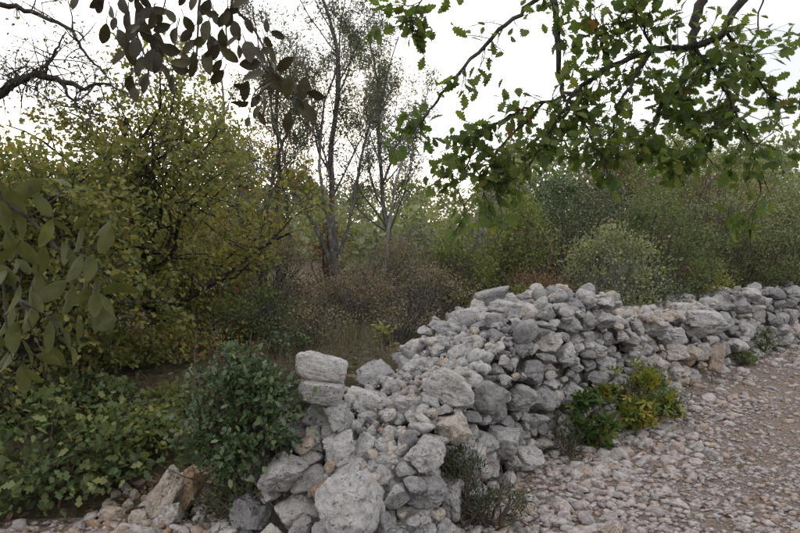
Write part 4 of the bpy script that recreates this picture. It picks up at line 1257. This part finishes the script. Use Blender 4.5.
def near_broadleaf():
    rng = np.random.default_rng(95)
    bx, by = -1.75, 0.85
    b = V(bx, by, 0.0)
    b[2] = H1(bx, by)
    root = empty('leathery_leaved_tree', tuple(b), 'near tree with leathery oval leaves dangling at the top left and left edge', 'tree')
    fork = V(-1.62, 0.95, 2.0)
    tg = Geo()
    p, r = smooth_line([V(bx, by, b[2] - 0.1), V(bx + 0.02, by, 0.8), V(-1.68, 0.9, 1.5), fork, V(-1.45, 0.9, 2.7)], [0.09, 0.075, 0.065, 0.05, 0.03], 5)
    v, f = tube(p - b, r, 9)
    tg.put(v, f)
    add('trunk', tg.mesh('trunk', M_BARK_BROWN), root, (0, 0, 0))
    D1, D2 = 1.30, 1.12
    top = V(-1.45, 0.9, 2.7)
    def cluster(name, lines, leaves, mat, D, seed, orient):
        rg = np.random.default_rng(seed)
        g = Geo()
        for pts, rr in lines:
            p, r = smooth_line(pts, rr, 5)
            v, f = tube(p - b, r, 6)
            g.put(v, f)
        P, Dd, Nn, S, T = [], [], [], [], []
        for (px, py, ang, ln) in leaves:
            dd = D + rg.uniform(-0.12, 0.12)
            c = pix(px, py, dd)
            a = math.radians(ang)                     # tip direction in the picture, 0 = right, 90 = down
            d = V(math.cos(a), rg.normal() * 0.35, -math.sin(a))
            n = unit(orient + rg.normal(size=3) * 0.42)
            s = ln * (0.78 if mat is M_SHADE_LEAF else 0.86) / F * dd
            P.append(c - unit(d) * s * 0.5); Dd.append(d); Nn.append(n); S.append(s); T.append(rg.normal(0.5, 0.25))
            # short stalk back towards the twig
            q = P[-1] - unit(d) * 0.012 + V(0, 0, 0.004)
            v, f = tube([P[-1] - b, (P[-1] + q) / 2 - b, q - b], [0.0011, 0.0011, 0.0012], 4)
            g.put(v, f)
        part = add('branch', g.mesh('branch', M_BARK_DARK), root, (0, 0, 0))
        leaf_objects(rg, part, b, np.array(P), np.array(Dd), np.array(Nn), np.array(S), np.array(T), 'ell', mat, 300, (0.02, 0.25))
    # hanging sprays at the top: (leaf centre px, py, tip direction, length)
    topL = [(75, 2, 100, 20), (98, 3, 120, 24), (100, 8, 140, 22), (122, 6, 80, 26), (128, 22, 100, 30), (124, 40, 60, 30), (140, 20, 70, 26), (140, 8, 60, 26), (136, 48, 95, 30), (119, 56, 140, 26), (146, 32, 70, 28), (158, 12, 20, 24), (162, 28, 150, 24), (140, 66, 100, 28), (146, 84, 110, 26), (130, 84, 110, 24), (156, 45, 100, 34), (158, 62, 85, 30), (172, 84, 95, 26), (170, 50, 20, 28), (180, 68, 20, 30), (188, 46, 160, 30), (192, 64, 100, 34), (206, 62, 95, 34), (200, 18, 80, 24), (194, 2, 90, 22), (205, 30, 110, 28), (216, 18, 70, 26), (228, 18, 100, 26), (236, 30, 70, 28), (228, 56, 50, 30), (240, 2, 150, 22), (239, 52, 90, 18), (222, 40, 100, 28), (250, 50, 60, 32), (258, 54, 40, 30), (254, 76, 160, 32), (240, 104, 170, 28), (258, 112, 100, 26), (266, 26, 90, 18), (278, 35, 20, 20), (268, 42, 60, 16), (272, 56, 90, 16), (285, 64, 150, 30), (276, 82, 45, 36), (262, 92, 140, 36), (288, 86, 100, 30), (304, 88, 100, 30), (316, 94, 10, 24), (306, 112, 60, 34), (288, 122, 105, 28), (264, 104, 80, 30), (248, 122, 90, 18), (280, 104, 40, 30), (218, 78, 130, 26), (150, 58, 110, 28), (166, 72, 60, 24), (112, 12, 60, 22), (148, 14, 110, 26), (132, 32, 120, 26), (214, 46, 70, 28), (184, 58, 40, 26), (244, 90, 120, 26), (206, 8, 120, 24), (170, 16, 60, 22), (176, 36, 110, 26)]
    rj = np.random.default_rng(14)
    topL += [(px + rj.normal() * 9, py + rj.normal() * 9, a + rj.normal() * 30, ln * rj.uniform(0.7, 0.95)) for px, py, a, ln in topL if rj.random() < (0.75 if px < 250 else 0.3)]
    topB = [
        ([top, V(-0.9, 1.1, 2.75), pix(215, -40, D1), pix(232, 4, D1), pix(250, 24, D1), pix(262, 44, D1), pix(275, 76, D1), pix(290, 100, D1)], [0.02, 0.012, 0.005, 0.0035, 0.003, 0.0025, 0.002, 0.001]),
        ([top, V(-1.0, 1.1, 2.7), pix(140, -40, D1), pix(138, 0, D1), pix(136, 30, D1), pix(146, 60, D1), pix(150, 90, D1)], [0.02, 0.010, 0.005, 0.0035, 0.003, 0.002, 0.001]),
        ([pix(215, -40, D1), pix(200, 0, D1), pix(198, 30, D1), pix(196, 60, D1), pix(190, 75, D1)], [0.004, 0.003, 0.0025, 0.002, 0.001]),
        ([pix(232, 4, D1), pix(226, 30, D1), pix(232, 56, D1)], [0.003, 0.002, 0.001]),
        ([pix(275, 76, D1), pix(255, 92, D1), pix(250, 112, D1)], [0.002, 0.0016, 0.001]),
        ([pix(140, -40, D1), pix(100, -14, D1), pix(92, 6, D1)], [0.004, 0.003, 0.001]),
        ([pix(136, 30, D1), pix(160, 40, D1), pix(178, 62, D1)], [0.003, 0.002, 0.001]),
        ([pix(140, -40, D1), pix(165, -10, D1), pix(160, 20, D1)], [0.003, 0.002, 0.001]),
    ]
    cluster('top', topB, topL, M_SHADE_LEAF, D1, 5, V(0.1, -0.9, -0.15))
    rl = np.random.default_rng(8)
    leftL = [(14, 206, 100, 44), (28, 190, -30, 40), (8, 245, 95, 40), (24, 252, 60, 42), (46, 232, 95, 36), (62, 228, 30, 34), (78, 240, 95, 34), (36, 288, 95, 40), (14, 300, 90, 42), (52, 292, 130, 40), (70, 300, 100, 38), (84, 296, 100, 40), (106, 240, 110, 34), (122, 290, 5, 40), (108, 318, 60, 42), (96, 316, 85, 40), (60, 322, 0, 40), (46, 336, 110, 38), (14, 338, 85, 42), (30, 352, 70, 40), (8, 322, 100, 40), (2, 276, 20, 40), (58, 355, 40, 34), (30, 318, 110, 38), (75, 268, 110, 36), (90, 268, 90, 32), (96, 290, 80, 36), (104, 302, 40, 34), (94, 304, 100, 30), (20, 222, 70, 40), (40, 262, 110, 38), (4, 216, 95, 38), (66, 338, 60, 32), (78, 328, 100, 34), (42, 206, 60, 32), (112, 288, 160, 26), (8, 360, 90, 40), (22, 378, 100, 36), (60, 182, 15, 30), (64, 254, 70, 34)]
    leftL += [(px + rl.normal() * 10, py + rl.normal() * 10, a + rl.normal() * 35, ln * rl.uniform(0.55, 0.9)) for px, py, a, ln in leftL if rl.random() < 0.7]
    leftB = [
        ([fork, V(-1.2, 1.05, 2.0), pix(-30, 185, D2), pix(0, 200, D2), pix(28, 218, D2), pix(56, 248, D2), pix(74, 272, D2), pix(86, 300, D2)], [0.03, 0.016, 0.006, 0.005, 0.004, 0.003, 0.002, 0.001]),
        ([pix(-30, 185, D2), pix(2, 260, D2), pix(20, 300, D2), pix(34, 335, D2)], [0.005, 0.004, 0.003, 0.001]),
        ([pix(56, 248, D2), pix(90, 260, D2), pix(108, 284, D2)], [0.003, 0.002, 0.001]),
        ([pix(20, 300, D2), pix(50, 318, D2), pix(62, 340, D2)], [0.003, 0.002, 0.001]),
        ([pix(28, 218, D2), pix(54, 200, D2), pix(66, 186, D2)], [0.003, 0.002, 0.001]),
        ([pix(2, 260, D2), pix(6, 320, D2), pix(12, 360, D2)], [0.003, 0.002, 0.001]),
    ]
    cluster('left', leftB, leftL, M_LEATHER, D2, 6, V(0.15, 0.75, 0.35))
near_broadleaf()

# ------------------------------------------------------------------ things nobody could count
def ground_cover():
    rng = np.random.default_rng(101)
    # fallen leaves on the slope
    n = 18000
    dep = rng.uniform(3.5, 16, n)
    px = rng.uniform(-80, 880, n)
    x = (px - 400) / F * dep
    s, d = road_coords(x, dep)
    keep = ((d > 1.2) & (s > 0)) | ((s <= 0) & (d > 0.05)) | ((d > -3) & (d < -0.1) & (s > -1) & (rng.random(n) < 0.06))
    x, y = x[keep], dep[keep]
    pos = np.stack([x, y, height(x, y) + rng.uniform(0.005, 0.03, len(x))], 1)
    m = len(pos)
    dd = unit(rng.normal(size=(m, 3)) * V(1, 1, 0.3))
    nr = unit(rng.normal(size=(m, 3)) * 0.45 + V(0, 0, 1))
    g = Geo()
    put_leaves(g, 'ell_low', pos, dd, nr, rng.uniform(0.03, 0.075, m), rng.normal(0.5, 0.3, m))
    add('leaf_litter', g.mesh('leaf_litter', M_LITTER, smooth=False), kind='stuff', label='dry brown leaves fallen on the slope behind the wall and thinly on the path', cat='leaf litter')
    # dry grass behind the wall end
    n = 26000
    dep = rng.uniform(4.9, 10.5, n)
    px = rng.uniform(150, 700, n)
    x = (px - 400) / F * dep
    s, d = road_coords(x, dep)
    pn = vnoise(np.stack([x * 1.5, dep * 1.5, x * 0 + 3], 1))
    keep = (d > 1.25) & (pn > -0.25) & (s > -1.6)
    x, y = x[keep], dep[keep]
    pos = np.stack([x, y, height(x, y) - 0.01], 1)
    m = len(pos)
    dd = unit(rng.normal(size=(m, 3)) * V(0.45, 0.45, 0.2) + V(0, 0, 1))
    nr = unit(rng.normal(size=(m, 3)))
    g = Geo()
    tv, tf = TEMPL['slim']
    R = leaf_frames(dd, nr)
    v = np.einsum('nij,kj->nki', R, tv * V(0.085, 1, 0.15)) * (rng.uniform(0.08, 0.36, m) * (0.8 + 0.5 * vnoise(pos * 2.2)))[:, None, None] + pos[:, None, :]
    f = (tf[None] + (np.arange(m) * 4)[:, None, None]).reshape(-1, 3)
    g.put(v.reshape(-1, 3), f, np.repeat(np.clip(rng.normal(0.45, 0.25, m), 0, 1), 4))
    add('dry_grass', g.mesh('dry_grass', M_DRYGRASS, smooth=False), kind='stuff', label='dry straw-coloured grass on the bank behind the wall', cat='grass')
    # crumbly brown rubble on the left in front of the shrubs
    g = Geo()
    for _ in range(560):
        xx, yy = rng.uniform(-2.0, -0.35), rng.uniform(2.9, 4.3)
        size = 0.008 + 0.045 * rng.random() ** 3
        v, f = stone_points(rng, 1, size, (1.2, 0.9, 0.7), 8, 10, 0.1)
        g.put(v @ rand_rot(rng).T + V(xx, yy, H1(xx, yy) + size * 0.2), f, float(np.clip(rng.normal(0.72, 0.2), 0, 1)))
    add('brown_rubble', g.mesh('brown_rubble', M_LIME, smooth=False), kind='stuff', label='crumbly brown rubble on the ground below the left shrubs', cat='rubble')
ground_cover()

def woodland():
    """the wooded hill far behind, one mass"""
    rng = np.random.default_rng(111)
    g = Geo()
    for _ in range(220):
        y = rng.uniform(20, 95)
        px = rng.uniform(-250, 1050)
        x = (px - 400) / F * y
        h = rng.uniform(2.6, 5.0) + 0.015 * y
        if y < 32: h = rng.uniform(2.0, 3.2)
        rx = rng.uniform(1.2, 2.6)
        z = H1(x, y)
        n = int(700 if y < 45 else 300)
        nc = 22
        u = unit(rng.normal(size=(nc, 3)))
        C = u * rng.uniform(0.4, 1, nc)[:, None] ** 0.6 * V(rx, rx, h * 0.48) + V(x, y, z + h * 0.5)
        k = rng.integers(0, nc, n)
        pos = C[k] + rng.normal(size=(n, 3)) * 0.38 * V(1, 1, 0.7)
        out = unit(pos - V(x, y, z + h * 0.3))
        put_leaves(g, 'small', pos, unit(out + rng.normal(size=(n, 3)) * 0.7), unit(out * 0.3 + V(0, 0, 0.8) + rng.normal(size=(n, 3)) * 0.6), rng.uniform(0.22, 0.44, n) * (0.8 + y / 130), rng.normal(rng.uniform(0.2, 0.8), 0.15, n))
    add('woodland', g.mesh('woodland', M_GREYGREEN, smooth=False), kind='stuff', label='grey-green wooded hill far behind the thicket', cat='woodland')
woodland()
